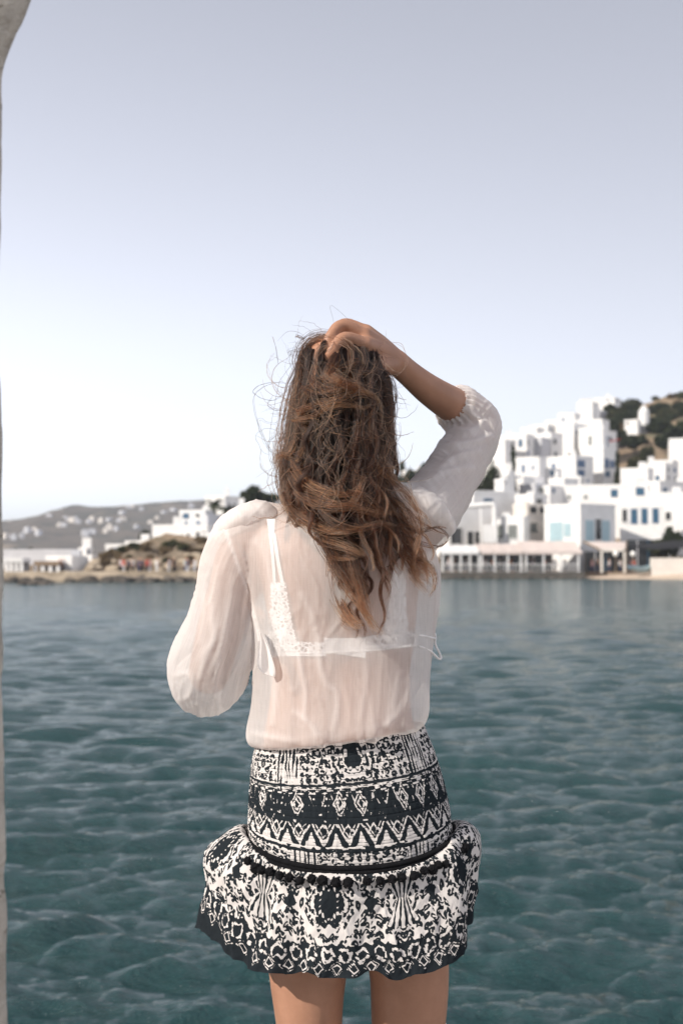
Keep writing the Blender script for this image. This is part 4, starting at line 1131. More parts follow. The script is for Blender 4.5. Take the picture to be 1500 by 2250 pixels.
def along(V, ctrl):
    """nearest point on a sleeve axis: distance, position along in metres, angle about the axis"""
    c = catmull(ctrl, 80)[:, :3]
    T, A, B = frames(c)
    s = np.concatenate([[0], np.cumsum(np.linalg.norm(np.diff(c, axis=0), axis=1))])
    best = np.full(len(V), 9.0); idx = np.zeros(len(V), int)
    for q in range(len(c)):
        d = np.linalg.norm(V - c[q], axis=1)
        m = d < best; best[m] = d[m]; idx[m] = q
    rel = V - c[idx]
    ang = np.arctan2((rel * B[idx]).sum(1), (rel * A[idx]).sum(1))
    return best, s[idx] + (rel * T[idx]).sum(1), ang, s[-1]
dl, al_, gl, Ll = along(VV, slv_l)
dr, ar_, gr, Lr = along(VV, slv_r)
seam_l = VV[:, 0] - np.interp(VV[:, 2], [1.20, 1.26, 1.33, 1.39, 1.45], [PA(577, 1400, Y0)[0], PA(560, 1340, Y0)[0], PA(527, 1250, Y0)[0], PA(497, 1172, Y0)[0], PA(490, 1150, Y0)[0]])
is_l = (seam_l < 0) & (dl < .09) & (VV[:, 0] < PA(577, 1400, Y0)[0])
is_r = (VV[:, 0] > PA(905, 1100, 2.3)[0]) & (ar_ > .045) & (VV[:, 2] > PA(900, 1185, 2.3)[2]) & (dr < .085)
sacr = np.where(is_l, gl * .06, np.where(is_r, gr * .045, VV[:, 0]))
salo = np.where(is_l, al_, np.where(is_r, ar_ + 3.0, VV[:, 2] + 7))
NN = vnormals(VV, FF)
# folds: long soft pleats along the cloth plus sharper creases
def folds(a, s, amp, fa, fs, seed):
    w = .6 * noise(a * fa * .3, s * fs * 2, 3.1, seed + 5)
    n1 = noise(a * fa + w, s * fs, 0.3, seed)
    n2 = noise(a * fa * 2.1 + w * 2, s * fs * 1.6, 4.7, seed + 9)
    ridge = (1 - np.abs(n2)) ** 7
    n3 = noise(a * fa * 4.3 + w * 3, s * fs * 2.6, 8.1, seed + 14)
    return amp * (.8 * n1 + .2 * n2 + .7 * ridge + .42 * (1 - np.abs(n3)) ** 5 - .3)
fd = np.where(is_l, folds(sacr, salo, .0032, 34, 6, 3), np.where(is_r, folds(salo * .9 + sacr * .5, sacr, .0030, 40, 10, 21), folds(sacr, salo, .0028, 24, 5.5, 11)))
side = np.clip((np.abs(NN[:, 1])), .25, 1)
fd = fd * np.where(is_l | is_r, .9, side)
# gathers near cuffs, yoke and waist
gath = np.exp(-((Ll - al_) / .035) ** 2) * is_l + np.exp(-((Lr - ar_) / .03) ** 2) * is_r
fd += gath * .0030 * np.cos(np.where(is_l, gl, gr) * 22 + 2 * noise(salo * 60, sacr * 20, 0, 4))
tt = np.where(is_l | is_r, 0, np.exp(-((VV[:, 2] - 1.055) / .035) ** 2))
fd += tt * .0045 * noise(sacr * 60, 1.5, 0, 31)
VV = VV + NN * fd[:, None]
# hand-placed creases seen on the back (photo pixels)
def crease(V, line, amp, w):
    pts = catmull([PA(x, y, 2.19) for x, y in line], 40)
    best = np.full(len(V), 9.0); tq = np.zeros(len(V))
    for q in range(40):
        d = np.hypot(V[:, 0] * (2.19 / V[:, 1]) - pts[q, 0], (V[:, 2] - CAM_Z) * (2.19 / V[:, 1]) + CAM_Z - pts[q, 2])
        m = d < best; best[m] = d[m]; tq[m] = q / 39.
    return amp * np.exp(-(best / w) ** 2) * np.sin(np.clip(tq, .0, 1) * math.pi) ** .5
CREASES = [([(655, 1385), (660, 1450), (672, 1520), (668, 1590)], .0055, .005), ([(690, 1380), (702, 1450), (718, 1500), (742, 1530), (738, 1585), (730, 1610)], .0045, .005),
           ([(880, 1470), (868, 1520), (862, 1570), (850, 1600)], .0035, .006), ([(905, 1490), (890, 1540), (862, 1585), (820, 1606)], .0032, .006),
           ([(600, 1480), (606, 1540), (600, 1600)], .006, .006), ([(560, 1180), (585, 1230), (600, 1290), (606, 1340)], .003, .006),
           ([(800, 1420), (806, 1480), (800, 1540), (790, 1590)], .003, .005), ([(640, 1560), (680, 1590), (700, 1625)], .005, .005),
           ([(660, 1300), (690, 1360), (705, 1420)], .004, .006), ([(545, 1610), (600, 1622), (660, 1632)], .004, .005)]
SL_CR = [([(480, 1240), (468, 1330), (470, 1400), (450, 1440), (440, 1500)], .0075, .006), ([(515, 1260), (500, 1360), (480, 1460), (470, 1540)], .006, .006), ([(545, 1330), (548, 1400), (540, 1460)], .005, .006),
         ([(378, 1490), (410, 1480), (425, 1500), (415, 1530), (380, 1545)], .006, .005), ([(448, 1260), (452, 1350), (440, 1420)], .005, .006), ([(530, 1200), (555, 1300), (572, 1380)], .0055, .004)]
AR_CR = [([(940, 1010), (980, 985), (1030, 975), (1085, 955)], .0075, .005), ([(955, 1040), (1000, 1005), (1060, 990)], .006, .005), ([(930, 1060), (985, 1035), (1045, 1028)], .005, .005), ([(980, 935), (1010, 950), (1040, 945), (1070, 920)], .006, .006),
         ([(915, 1085), (960, 1110), (985, 1150)], .006, .005), ([(905, 1130), (950, 1140), (985, 1165)], .005, .005), ([(1000, 880), (1030, 900), (1060, 935)], .005, .005)]
cr = 0
bk = np.clip(-NN[:, 1] * 1.5, 0, 1)
for ln, a_, w_ in CREASES: cr = cr + crease(VV, ln, a_, w_) * bk * (~is_l & ~is_r)
for ln, a_, w_ in SL_CR: cr = cr + .8 * crease(VV, ln, a_, w_) * bk * (VV[:, 0] < -.10)
for ln, a_, w_ in AR_CR: cr = cr + 1.6 * crease(VV, ln, a_, w_) * bk * (VV[:, 0] > .10)
VV = VV + NN * np.asarray(cr)[:, None] * .62
# where two layers of cloth lie on each other the weave closes
opac = np.full(len(VV), .585)
opac += .06 * is_l + .06 * is_r
opac += .35 * np.exp(-(seam_l / .003) ** 2) * ((VV[:, 2] > 1.205) & (VV[:, 2] < 1.40) & (NN[:, 1] < 0))      # armhole seam allowance
opac += .35 * (np.clip((al_ - Ll + .012) / .004, 0, 1) * is_l + np.clip((ar_ - Lr + .010) / .003, 0, 1) * is_r)     # cuffs
opac += .25 * np.clip((VV[:, 2] - 1.395) / .01, 0, 1) + .12 * np.clip((1.07 - VV[:, 2]) / .03, 0, 1)
opac += np.clip(np.asarray(cr) / .006, 0, 1) * .18
# the puffs are doubled cloth
def near(pts, rad):
    b_ = np.full(len(VV), 9.0)
    for p_ in catmull([PA(*q) for q in pts], 20):
        b_ = np.minimum(b_, np.linalg.norm(VV - p_, axis=1))
    return np.clip((rad - b_) / .008, 0, 1)
opac += .0 * near([(500, 1166, 2.285), (530, 1143, 2.280), (570, 1132, 2.285), (602, 1146, 2.295)], .045)
opac += .0 * near([(868, 1100, 2.275), (905, 1096, 2.268), (945, 1120, 2.268), (975, 1152, 2.285)], .034)
opac = np.clip(opac, 0, .97)
# openings: neck, cuffs, hem
neck_c = PA(738, 1085, 2.305)
keep = ~((np.linalg.norm((VV - neck_c) * (1, 1, .9), axis=1) < .078))
keep &= ~((al_ > Ll + .004) & (dl < .06)) & ~((ar_ > Lr + .003) & (dr < .06))
hemz = PA(740, 1612, Y0)[2] + (VV[:, 0] - PA(740, 1612, Y0)[0]) * .10
keep &= ~((VV[:, 2] < hemz - .012) & (NN[:, 2] < -.6))
st = np.stack([sacr, salo, np.zeros_like(sacr)], -1)
kp = keep
VV2, FF2 = cut(VV, FF, kp)
blouse = mesh_obj('blouse', VV2, FF2, M_GAUZE, person, attrs={'st': st[kp], 'opac': opac[kp]})

bvh_body = BVHTree.FromPolygons(BV.tolist(), BF)
bvh_blouse = BVHTree.FromPolygons(VV2.tolist(), FF2)
CAMV = Vector((0, 0, CAM_Z))
def hit(px, py, bvh):
    d = (P(px, py, 2.0) - CAMV).normalized()
    r = bvh.ray_cast(CAMV, d)
    return r[0], r[1]

# gathered ruffles standing off both shoulders
for rq, (rv, rf) in enumerate(RUFF):
    rv, rf = voxel_union([(rv, rf)], .003, 6)
    rn = vnormals(rv, rf)
    rv = rv + rn * (.0030 * noise(rv[:, 0] * 70 + rv[:, 2] * 40, rv[:, 2] * 30, 0, 61 + rq) + .0022 * (1 - np.abs(noise(rv[:, 0] * 60 - rv[:, 2] * 50, rv[:, 2] * 20, 3, 65 + rq))) ** 6)[:, None]
    mesh_obj('shoulder_ruffle', rv, rf, M_GAUZE, blouse, attrs={'st': np.stack([rv[:, 0], rv[:, 2], rv[:, 0] * 0], -1), 'opac': np.full(len(rv), .66)})

# thin cord tied through the right side, small loose flap at the left side vent
M_CORD = plain('white_cotton_cord', (.80, .77, .76), .8, .05, 60, .3)
def px_tube(name, pts, r, mat, parent, n=30, seg=8):
    c = catmull([list(PA(*p)) + [r, r] for p in pts], max(n // 3, len(pts)))
    V, F = tube_geo(c, n, seg)
    return mesh_obj(name, V, F, mat, parent)
px_tube('tie_cord', [(905, 1396, 2.228), (925, 1396, 2.232), (950, 1402, 2.262), (957, 1401, 2.29), (953, 1385, 2.295), (956, 1350, 2.30), (958, 1300, 2.302)], .0016, M_CORD, blouse)
px_tube('tie_cord', [(956, 1404, 2.29), (957, 1420, 2.285), (968, 1440, 2.28), (966, 1449, 2.278), (955, 1440, 2.272), (945, 1430, 2.262), (930, 1423, 2.242), (921, 1421, 2.232)], .0017, M_CORD, blouse)
def sheet(name, rows, mat, parent, nu=24, nv=30, wob=.002, seed=0, op=.8):
    """rows of (left px, right px) at a py and depth -> a wavy hanging strip"""
    L = catmull([PA(r[0], r[2], r[3]) for r in rows], nv); Rr = catmull([PA(r[1], r[2] + (r[4] if len(r) > 4 else 0), r[3]) for r in rows], nv)
    u = np.linspace(0, 1, nu)[None, :, None]
    V = L[:, None] * (1 - u) + Rr[:, None] * u
    uu, vv = np.meshgrid(np.linspace(0, 1, nu), np.linspace(0, 1, nv))
    V[..., 1] += wob * noise(uu * 3.2, vv * 1.5, 0, seed) * 2.2
    V = V.reshape(-1, 3)
    return mesh_obj(name, V, grid_faces(nu, nv, False), mat, parent, attrs={'st': np.stack([uu.ravel() * .03, vv.ravel() * .08, uu.ravel() * 0], -1), 'opac': np.full(len(V), op)})
sheet('vent_flap', [(569, 574, 1388, 2.228), (571, 584, 1410, 2.222), (567, 596, 1440, 2.215), (566, 605, 1465, 2.212, 6), (578, 604, 1480, 2.212, 8)], M_GAUZE, blouse, op=.88, wob=.004)

# ---------------- bralette (seen through the gauze)
k = NT('white_lace')
at = k.attr('st').outputs['Vector']
vo = k.n('ShaderNodeTexVoronoi'); vo.feature = 'DISTANCE_TO_EDGE'; vo.inputs['Scale'].default_value = 170; k.l(at, vo.inputs['Vector'])
holes = k.math('GREATER_THAN', vo.outputs['Distance'], .17)
lac = k.math('MULTIPLY', holes, k.attr('open').outputs['Fac'])
dif = k.n('ShaderNodeBsdfDiffuse'); dif.inputs['Color'].default_value = (.85, .84, .84, 1)
tp = k.n('ShaderNodeBsdfTransparent'); mx = k.n('ShaderNodeMixShader')
k.l(lac, mx.inputs[0]); k.l(dif.outputs[0], mx.inputs[1]); k.l(tp.outputs[0], mx.inputs[2]); k.l(mx.outputs[0], k.out.inputs['Surface'])
M_LACE = k.m
M_ELASTIC = plain('white_elastic', (.85, .84, .84), .6, .03, 200, .1)
def on_body(px, py, off):
    h, n = hit(px, py, bvh_body)
    if h is None: h = P(px, py, 2.24)
    return np.array(h) + np.array((CAMV - h).normalized()) * off
def body_strip(name, rows, mat, parent, nu=16, nv=40, off=.004, scal=0, op=0.0):
    """rows: py, left px, right px (optional right dy) laid on her back"""
    Rw = catmull([list(r) + [0] * (4 - len(r)) for r in rows], nv)
    V, A = [], []
    for q, (py, xl, xr, dy) in enumerate(Rw):
        e = scal * math.sin(q * 1.7) ** 2 if scal else 0
        for u in np.linspace(0, 1, nu):
            V.append(on_body(xl - e + (xr - xl + 2 * e) * u, py + dy * u, off)); A.append((V[-1][0], V[-1][2], 0))
    return mesh_obj(name, V, grid_faces(nu, nv, False), mat, parent, attrs={'st': np.array(A), 'open': np.full(len(V), op)})
bra = mesh_obj('bralette', *tube_geo(W3(*[[*on_body(x, y, .004), .002] for x, y in ((600, 1442), (660, 1436), (720, 1434), (800, 1430), (860, 1424), (915, 1418))]), 40, 8), M_ELASTIC, person)
body_strip('band', [(1408, 592, 712, 4), (1424, 594, 712, 2), (1440, 596, 714, 0)], M_LACE, bra, 60, 20, op=.9)
body_strip('band', [(1400, 790, 915, -14), (1412, 790, 915, -12), (1424, 792, 915, -8)], M_LACE, bra, 60, 20, op=.9)
body_strip('hook_panel', [(1402, 712, 800, 0), (1420, 712, 804, 4), (1434, 714, 803, 12)], M_ELASTIC, bra, 30, 16, off=.005)
body_strip('elastic', [(1433, 596, 716, 0), (1442, 598, 716, 0)], M_ELASTIC, bra, 40, 6, off=.005)
body_strip('elastic', [(1419, 795, 915, -8), (1427, 795, 915, -8)], M_ELASTIC, bra, 40, 6, off=.005)
for a_ in ([(1140, 586, 604), (1165, 590, 603), (1172, 592, 602)], [(1172, 590, 597), (1230, 596, 603), (1285, 600, 606)], [(1172, 598, 605), (1230, 606, 614), (1285, 617, 625)]):
    body_strip('strap', a_, M_ELASTIC, bra, 6, 24)
for a_ in ([(1150, 866, 880), (1210, 862, 870), (1270, 862, 870)], [(1210, 874, 882), (1270, 880, 887)]):
    body_strip('strap', a_, M_ELASTIC, bra, 6, 24)
body_strip('lace_panel', [(1280, 598, 626), (1320, 597, 630), (1370, 594, 640), (1410, 594, 648), (1432, 598, 650)], M_LACE, bra, 22, 50, off=.005, scal=5, op=.75)
body_strip('lace_panel', [(1262, 860, 889), (1310, 858, 889), (1350, 852, 891), (1385, 846, 893), (1412, 846, 880)], M_LACE, bra, 22, 50, off=.005, scal=5, op=.75)
# embroidered flowers along the lace
pet = []
for q in range(6):
    a = q * math.pi / 3
    pet.append((np.array([0, 0, 0]), a))
def flower(px, py, r):
    c = on_body(px, py, .0075); V = [c]; n = 30
    for q in range(n):
        a = q / n * 2 * math.pi; rr = r * (.72 + .28 * math.cos(a * 6))
        V.append(c + np.array((math.cos(a) * rr, .0012, math.sin(a) * rr)))
    F = [[0, 1 + q, 1 + (q + 1) % n] for q in range(n)]
    return mesh_obj('lace_flower', V, F, M_ELASTIC, bra)
for (px, py, r) in [(602, 1290, .007), (618, 1296, .006), (606, 1312, .006), (598, 1345, .007), (626, 1340, .006), (610, 1370, .007), (632, 1376, .006), (600, 1396, .009), (620, 1400, .010), (640, 1402, .009), (610, 1420, .008), (634, 1422, .008),
                    (868, 1272, .006), (882, 1280, .007), (862, 1300, .006), (884, 1318, .007), (860, 1340, .006), (888, 1352, .006), (858, 1375, .009), (876, 1378, .010), (890, 1370, .007), (866, 1396, .008)]:
    flower(px, py, r)

# ---------------- skirt
NU = 960
th = np.linspace(-math.pi, math.pi, NU, endpoint=False)          # 0 = middle of her back
sm = catmull([(1637, 560, 1590, 930, .088, .092), (1685, 552, 1650, 954, .100, .095), (1740, 548, 1720, 975, .114, .092), (1795, 545, 1780, 988, .122, .088), (1834, 547, 1824, 992, .122, .086)], 190)
def ring(pl, xl, pr_, xr, db, df, p=2.25):
    a, b_ = PA(xl, pl, Y0), PA(xr, pr_, Y0)
    c, h = (a + b_) / 2, (b_ - a) / 2
    s, cs = np.sin(th), np.cos(th)
    ex = np.sign(s) * np.abs(s) ** (2 / p); ey = np.sign(cs) * np.abs(cs) ** (2 / p)
    return np.stack([c[0] + ex * h[0], Y0 - np.where(cs > 0, db, df) * ey, c[2] + ex * h[2]], -1)
SM = np.stack([ring(*r) for r in sm])                             # 190 x NU
sag = np.interp(np.linspace(0, 1, 190), [0, .4, 1], [.003, .014, .034])
cback = np.clip(np.cos(th), 0, 1) ** 1.4
SM[..., 2] -= sag[:, None] * cback[None]
arc = np.zeros(NU)
mid = SM[110]
dd = np.linalg.norm(np.diff(mid, axis=0, append=mid[:1]), axis=1)
arc = np.cumsum(dd) - dd; arc -= arc[NU // 2]
tv = np.concatenate([[0], np.cumsum(np.linalg.norm(np.diff(SM[:, NU // 2], axis=0), axis=1))])
S1, T1 = np.meshgrid(arc, tv)
out_n = np.stack([np.sin(th), -np.cos(th), np.zeros(NU)], -1)
wr_ = noise(S1 * 230 + .8 * noise(S1 * 40, T1 * 60, 0, 2), T1 * 38, 0, 5)
row = np.abs(((T1 / .0105) % 1) - .5) * 2
SM = SM + out_n[None] * (wr_ * .0011 * (.45 + .55 * (1 - row)) - .0009 * (row > .86) )[..., None]
# ruffle
seam = ring(1834, 547, 1824, 992, .122, .086)
seam[:, 2] -= .034 * cback
NR = 210
v = np.linspace(0, 1, NR)
s_ = np.sin(th); wl_ = np.clip(-s_, 0, 1) ** 4; wrr = np.clip(s_, 0, 1) ** 4; wb = np.clip(1 - wl_ - wrr, 0, 1)
ell = lambda xs, ys: np.interp(v, xs, ys)
def sm_path(xs, ys):
    return catmull(np.stack([xs, ys], -1), NR)
pxm = FPX / Y0
pL = sm_path([0, .014, .044, .068, .064, .070, .074], [0, .014, -.006, -.032, -.075, -.112, -.152])
pR = sm_path([0, .015, .034, .043, .040, .034, .029], [0, .014, .006, -.016, -.055, -.10, -.140])
pB = sm_path([0, .014, .016, .018, .022, .026, .028], [0, -.010, -.034, -.062, -.096, -.128, -.154])
rad = wl_[None] * pL[:, 0:1] + wrr[None] * pR[:, 0:1] + wb[None] * pB[:, 0:1]
dz = wl_[None] * pL[:, 1:2] + wrr[None] * pR[:, 1:2] + wb[None] * pB[:, 1:2]
TH, VV_ = np.meshgrid(th, v)
lobes = .55 * np.cos(TH * 8 + 1.2 * np.sin(TH * 3 + 1) + .5 * VV_) + .55 * noise(TH * 4.2, VV_ * .9, 0, 8) + .25 * noise(TH * 10, VV_ * 1.6, 2, 9)
rad = rad + VV_ ** .8 * .0150 * lobes + .0025 * np.exp(-(VV_ / .08) ** 2) * np.cos(TH * 74 + 3 * noise(TH * 6, 0, 0, 3))
rad[:, :] += .010 * np.exp(-((TH + 1.05) / .22) ** 2) * VV_ - .016 * np.exp(-((TH + .72) / .14) ** 2) * VV_ ** .7
rad[:, :] += .012 * np.exp(-((TH - .95) / .18) ** 2) * VV_ - .012 * np.exp(-((TH - 1.2) / .10) ** 2) * VV_ ** .7
hem = .007 * np.cos(TH * 5 + .6) * VV_ ** 2 + .004 * noise(TH * 6, 0, 0, 12) * VV_ ** 2
# hem curling under at the back
RU = seam[None] + out_n[None] * rad[..., None]
RU[..., 2] += dz + hem
RU = RU + out_n[None] * (.007 * fbm(TH * 5 + 1.5 * VV_, VV_ * 3.2, 0, 14) * np.clip(VV_ * 4, 0, 1) + .0045 * (1 - np.abs(noise(TH * 6.5 - 2.2 * VV_, VV_ * 1.8, 0, 16))) ** 4 * VV_)[..., None]
RU[..., 2] += .004 * noise(TH * 7, VV_ * 3, 0, 18) * VV_
arc2 = np.concatenate([[0], np.cumsum(np.linalg.norm(np.diff(RU[120], axis=0), axis=1))]); arc2 -= arc2[NU // 2]
tv2 = np.concatenate([np.zeros((1, NU)), np.cumsum(np.linalg.norm(np.diff(RU, axis=0), axis=2), axis=0)])
S2, T2 = np.broadcast_to(arc2, (NR, NU)), tv2

# printed pattern: a signed field, > 0 cream, < 0 black, thresholded in the material
def worley(s, t, seed):
    i, j = np.floor(s).astype(np.int64), np.floor(t).astype(np.int64)
    best = np.full(s.shape, 9.0); cid = np.zeros(s.shape); ang = np.zeros(s.shape)
    for di in (-1, 0, 1):
        for dj in (-1, 0, 1):
            cx = i + di + .5 + .42 * (2 * _hash(i + di, j + dj, 1, seed) - 1); cy = j + dj + .5 + .42 * (2 * _hash(i + di, j + dj, 2, seed) - 1)
            d = np.hypot(s - cx, t - cy); m = d < best
            best = np.where(m, d, best); cid = np.where(m, _hash(i + di, j + dj, 3, seed), cid); ang = np.where(m, np.arctan2(t - cy, s - cx), ang)
    return best, cid, ang
def leopard(s, t, size, seed):
    ws = s + size * .20 * noise(s / size * 1.3, t / size * 1.3, 0, seed + 1); wt = t + size * .20 * noise(s / size * 1.3, t / size * 1.3, 5, seed + 2)
    d, c, a = worley(ws / size, wt / size, seed)
    rw = .30 + .12 * c
    ringf = np.abs(d - rw * .78) - (.165 + .06 * noise(s / size * 2.5, t / size * 2.5, 1, seed))
    gap = np.where(c > .35, .22 - np.abs(((a + c * 20) % 6.28) - 3.14) * .62, -1)
    solid = d - .30
    d2, c2, a2 = worley(ws / size * 1.35 + 7.3, wt / size * 1.35 + 3.1, seed + 50)
    small = np.where(c2 > .45, d2 - .26 - .14 * noise(s / size * 3, t / size * 3, 2, seed + 51), .5)
    return np.minimum(np.where(c > .80, solid, np.maximum(ringf, gap)), small) * 2.2
def stroke(d, w):
    return np.abs(d) - w
def diamonds(s, t, per, t0, h, lev):
    """concentric diamonds; lev = list of edges where the ink flips"""
    du = np.abs(((s / per) % 1) - .5) * 2; dv = np.abs(t - t0) / h
    r = du + dv
    f = np.full(s.shape, 1.0)
    out = np.sin(np.zeros(s.shape))
    sign = -1
    prev = np.full(s.shape, 9.0)
    val = np.full(s.shape, -1.0)
    for q, e in enumerate(lev):
        m = (r - e)
        prev = np.where(np.abs(m) < np.abs(prev), m * (1 if q % 2 == 0 else -1), prev)
    return prev, r
def grunge(s, t, seed, f=260, a=.35):
    return a * noise(s * f, t * f, 0, seed) + a * .6 * noise(s * f * 2.3, t * f * 2.3, 0, seed + 3)
def band_leopard(S, T, seed, size=.013):
    Sm = np.abs(S - .02)
    return leopard(Sm, T, size, seed)
def smock_print(S, T):
    S = S * 1.0
    Sm = np.abs(((S - .02 + .17) % .34) - .17)                        # the print mirrors about the middle
    f = leopard(Sm, T, .0102, 3)
    # dark flower in the middle, striped wings
    flo = np.hypot((Sm - .0) / .026, (T - .018) / .030) - 1 + .35 * noise(Sm * 160, T * 160, 0, 6)
    f = np.where(flo < .12, np.maximum(-flo - .25 + .0 * f, -(np.abs(flo + .45) - .10) * -1.0 - .1), f)
    f = np.where(flo < -.0, np.maximum(flo * 1.2, .9 * (noise(Sm * 190, T * 150, 3, 8) - .62)), f)
    wing = (np.abs(Sm - .115) < .022) & (T < .07)
    f = np.where(wing, .75 * np.cos((Sm - .115) * 900 + 1.5 * noise(Sm * 120, T * 60, 0, 2)) + .15 + .8 * noise(S * 170, T * 90, 0, 4), f)
    line = lambda t0, w: (np.abs(T - t0) - w) * 260
    f = np.where(T > .0605, np.maximum(.3 + noise(S * 160, T * 160, 0, 71), f), f)
    f = np.minimum(f, line(.0645, .0024) + .3 * noise(S * 200, T * 200, 0, 2))
    # dark middle band with outlined diamonds
    m = T > .0705
    zig = (np.abs(T - (.0745 + .002 * np.sign(np.sin(S * 330)))) - .0011) * -420 + .5 * noise(S * 180, T * 180, 0, 7)
    dk = np.maximum(zig, -1.0 + 1.25 * np.clip(noise(S * 420, T * 200, 0, 9) - .35, 0, 1) * 2.6 - .35)
    per = .034
    cell = np.floor((S - .006) / per)
    du = np.abs(((S - .006) / per) % 1 - .5) * per
    on = _hash(cell.astype(np.int64), 3, 5, 2) > .28
    rr = du / .0102 + np.abs(T - .0935) / .0195 + .05 * noise(S * 240, T * 240, 0, 15)
    dia_ = np.maximum(.115 - np.abs(rr - .93), .125 - np.abs(rr - .48)) * 7 - .35 * np.clip(noise(S * 330, T * 200, 0, 19), 0, 1)
    dk = np.maximum(dk, np.where(on, dia_, -1))
    chev = (.10 - np.abs(du / .0102 - 1.25 + (T - .078) / .03)) * 6 - .9 * np.clip(noise(S * 200, T * 160, 0, 29) + .3, 0, 1)
    dk = np.maximum(dk, np.where((T > .077) & (T < .098), chev, -1))
    f = np.where(m, dk, f)
    # triangles row
    m2 = T > .1235
    tp_ = (T - .1235) / .034
    tri_p = .038
    q = np.abs(((S / tri_p) % 1) - .5) * 2
    tr = q - tp_ * .95
    odd = (np.floor(S / tri_p + .5) % 2) == 0
    inner = np.where(tp_ > .34, -(q - (tp_ - .34) * .75) * 5, -1)
    outl = (.075 - np.abs(tr - .10)) * 12
    outl2 = (.05 - np.abs(tr - .42)) * 12
    dia = np.abs(q - 1) * 1.5 + np.abs(tp_ - .42) * 1.9
    d1 = (.12 - np.abs(dia - .72)) * 8
    tri = np.maximum(np.maximum(inner, outl), np.maximum(d1, outl2 - .1)) + .35 * noise(S * 260, T * 200, 0, 23)
    f = np.where(m2, tri, f)
    m3 = T > .1585
    f = np.where(m3, np.where(T < .163, .3 + 1.6 * noise(S * 150, T * 240, 0, 27), f), f)
    f = np.where(T > .163, leopard(Sm, T, .0102, 31), f)
    wing2 = (np.abs(Sm - .09) < .02) & (T > .168)
    f = np.where(wing2, .7 * np.cos((Sm - .1) * 850 + 1.2 * noise(Sm * 120, T * 60, 0, 2)) + .15 + .6 * noise(S * 170, T * 90, 0, 4), f)
    f = np.minimum(f, line(.1650, .0021) + .3 * noise(S * 200, T * 200, 0, 2))
    stitch = (np.abs(((T / .0105) % 1) - .5) - .035) * 30
    return np.minimum(f, np.maximum(stitch, .02 + 0 * f) * 1.0 + np.where(stitch < 0, -.35, 0))
def ruffle_print(S, T, Lh):
    S = S + .035
    per = .235
    Sm = np.abs(((S + per / 2) % per) - per / 2)                      # medallion at 0, mirrored
    Tm = T - .056
    f = leopard(Sm, np.abs(Tm), .0112, 41)
    # medallion: pale rhombic frame, dark core with rosettes
    rh = Sm / .058 + np.abs(Tm) / .075 + .04 * noise(Sm * 120, Tm * 120, 0, 5)
    frame = (.075 - np.abs(rh - 1.0)) * 8
    core = np.hypot(Sm / .022, Tm / .036) - 1 + .30 * noise(Sm * 130, np.abs(Tm) * 130, 0, 44)
    inn = np.where(core < 0, np.maximum(-.8, (noise(Sm * 230, np.abs(Tm) * 230, 0, 47) - .38) * 2), np.where(core < .16, .6, leopard(Sm, np.abs(Tm), .0105, 45)))
    f = np.where(rh < 1.0, inn, f)
    f = np.maximum(f, frame)
    tri = np.abs(Sm - .066) / .012 + np.abs(Tm) / .014 - 1
    f = np.where((Sm > .052) & (Sm < .078), np.where(tri < 0, tri * 2, f), f)
    # striped bow between medallions
    bow = (np.abs(Sm - per / 2) < .008 + np.abs(Tm) * .42) & (np.abs(Tm) < .040)
    ph = (Sm - per / 2) / (.006 + np.abs(Tm) * .30)
    f = np.where(bow, 1.0 * np.cos(ph * 9.5) + .10 + .35 * noise(S * 330, T * 260, 0, 49) + .5 * noise(S * 200, T * 120, 0, 48), f)
    # border with squares set on end
    t0 = T - (Lh - .052)
    bper = .0262
    du = np.abs(((S / bper) % 1) - .5) * 2
    r = du + np.abs(t0 - .034) / .0145
    bd = np.full(S.shape, -1.0)
    bd = np.maximum(bd, (.085 - np.abs(r - .52)) * 9)
    bd = np.maximum(bd, (.035 - np.abs(r - .84)) * 12 + 1.0 * noise(S * 300, T * 300, 0, 3) - .15)
    du2 = np.abs((((S + bper / 2) / bper) % 1) - .5) * 2
    r2 = np.hypot(du2 / .95, (t0 - .014) / .0150) + .20 * noise(S * 190, T * 190, 0, 51)
    bd = np.maximum(bd, np.where(r2 < .80, np.where(r2 > .50, .35 + .9 * noise(S * 320, T * 320, 0, 57), -.6), -1))
    lowb = np.hypot(du2 / .5, (t0 - .047) / .006) + .3 * noise(S * 230, T * 230, 0, 52)
    bd = bd + .22 * noise(S * 260, T * 260, 0, 53)
    edge = t0 + .004 * noise(S * 90, 0, 0, 54)
    return np.where(edge > 0, bd, f)
PR1 = smock_print(S1 + .0016 * wr_, T1 + .0008 * noise(S1 * 120, T1 * 120, 0, 77))
PR2 = ruffle_print(S2, T2, T2[-1][None, :] * .35 + .65 * np.median(T2[-1]))
k = NT('printed_cotton')
ink = k.attr('print').outputs['Fac']
thr = k.n('ShaderNodeMapRange'); thr.inputs['From Min'].default_value = -.06; thr.inputs['From Max'].default_value = .06
k.l(ink, thr.inputs['Value'])
at = k.attr('st').outputs['Vector']
wv = k.noise(1, 2, .5, k.mapping(at, (1500, 1500, 1)))
cream = k.mix(wv, (.585, .55, .53), (.68, .645, .625)); black = k.mix(wv, (.014, .018, .022), (.026, .031, .036))
colr = k.mix(thr.outputs[0], black, cream)
bm_ = k.bump(k.noise(1, 3, .6, k.mapping(at, (420, 90, 1))), .35, .002)
dif = k.n('ShaderNodeBsdfDiffuse'); k.l(colr, dif.inputs['Color']); k.l(bm_, dif.inputs['Normal'])
trl = k.n('ShaderNodeBsdfTranslucent'); k.l(colr, trl.inputs['Color'])
mx = k.n('ShaderNodeMixShader'); mx.inputs[0].default_value = .14
k.l(dif.outputs[0], mx.inputs[1]); k.l(trl.outputs[0], mx.inputs[2]); k.l(mx.outputs[0], k.out.inputs['Surface'])
M_PRINT = k.m
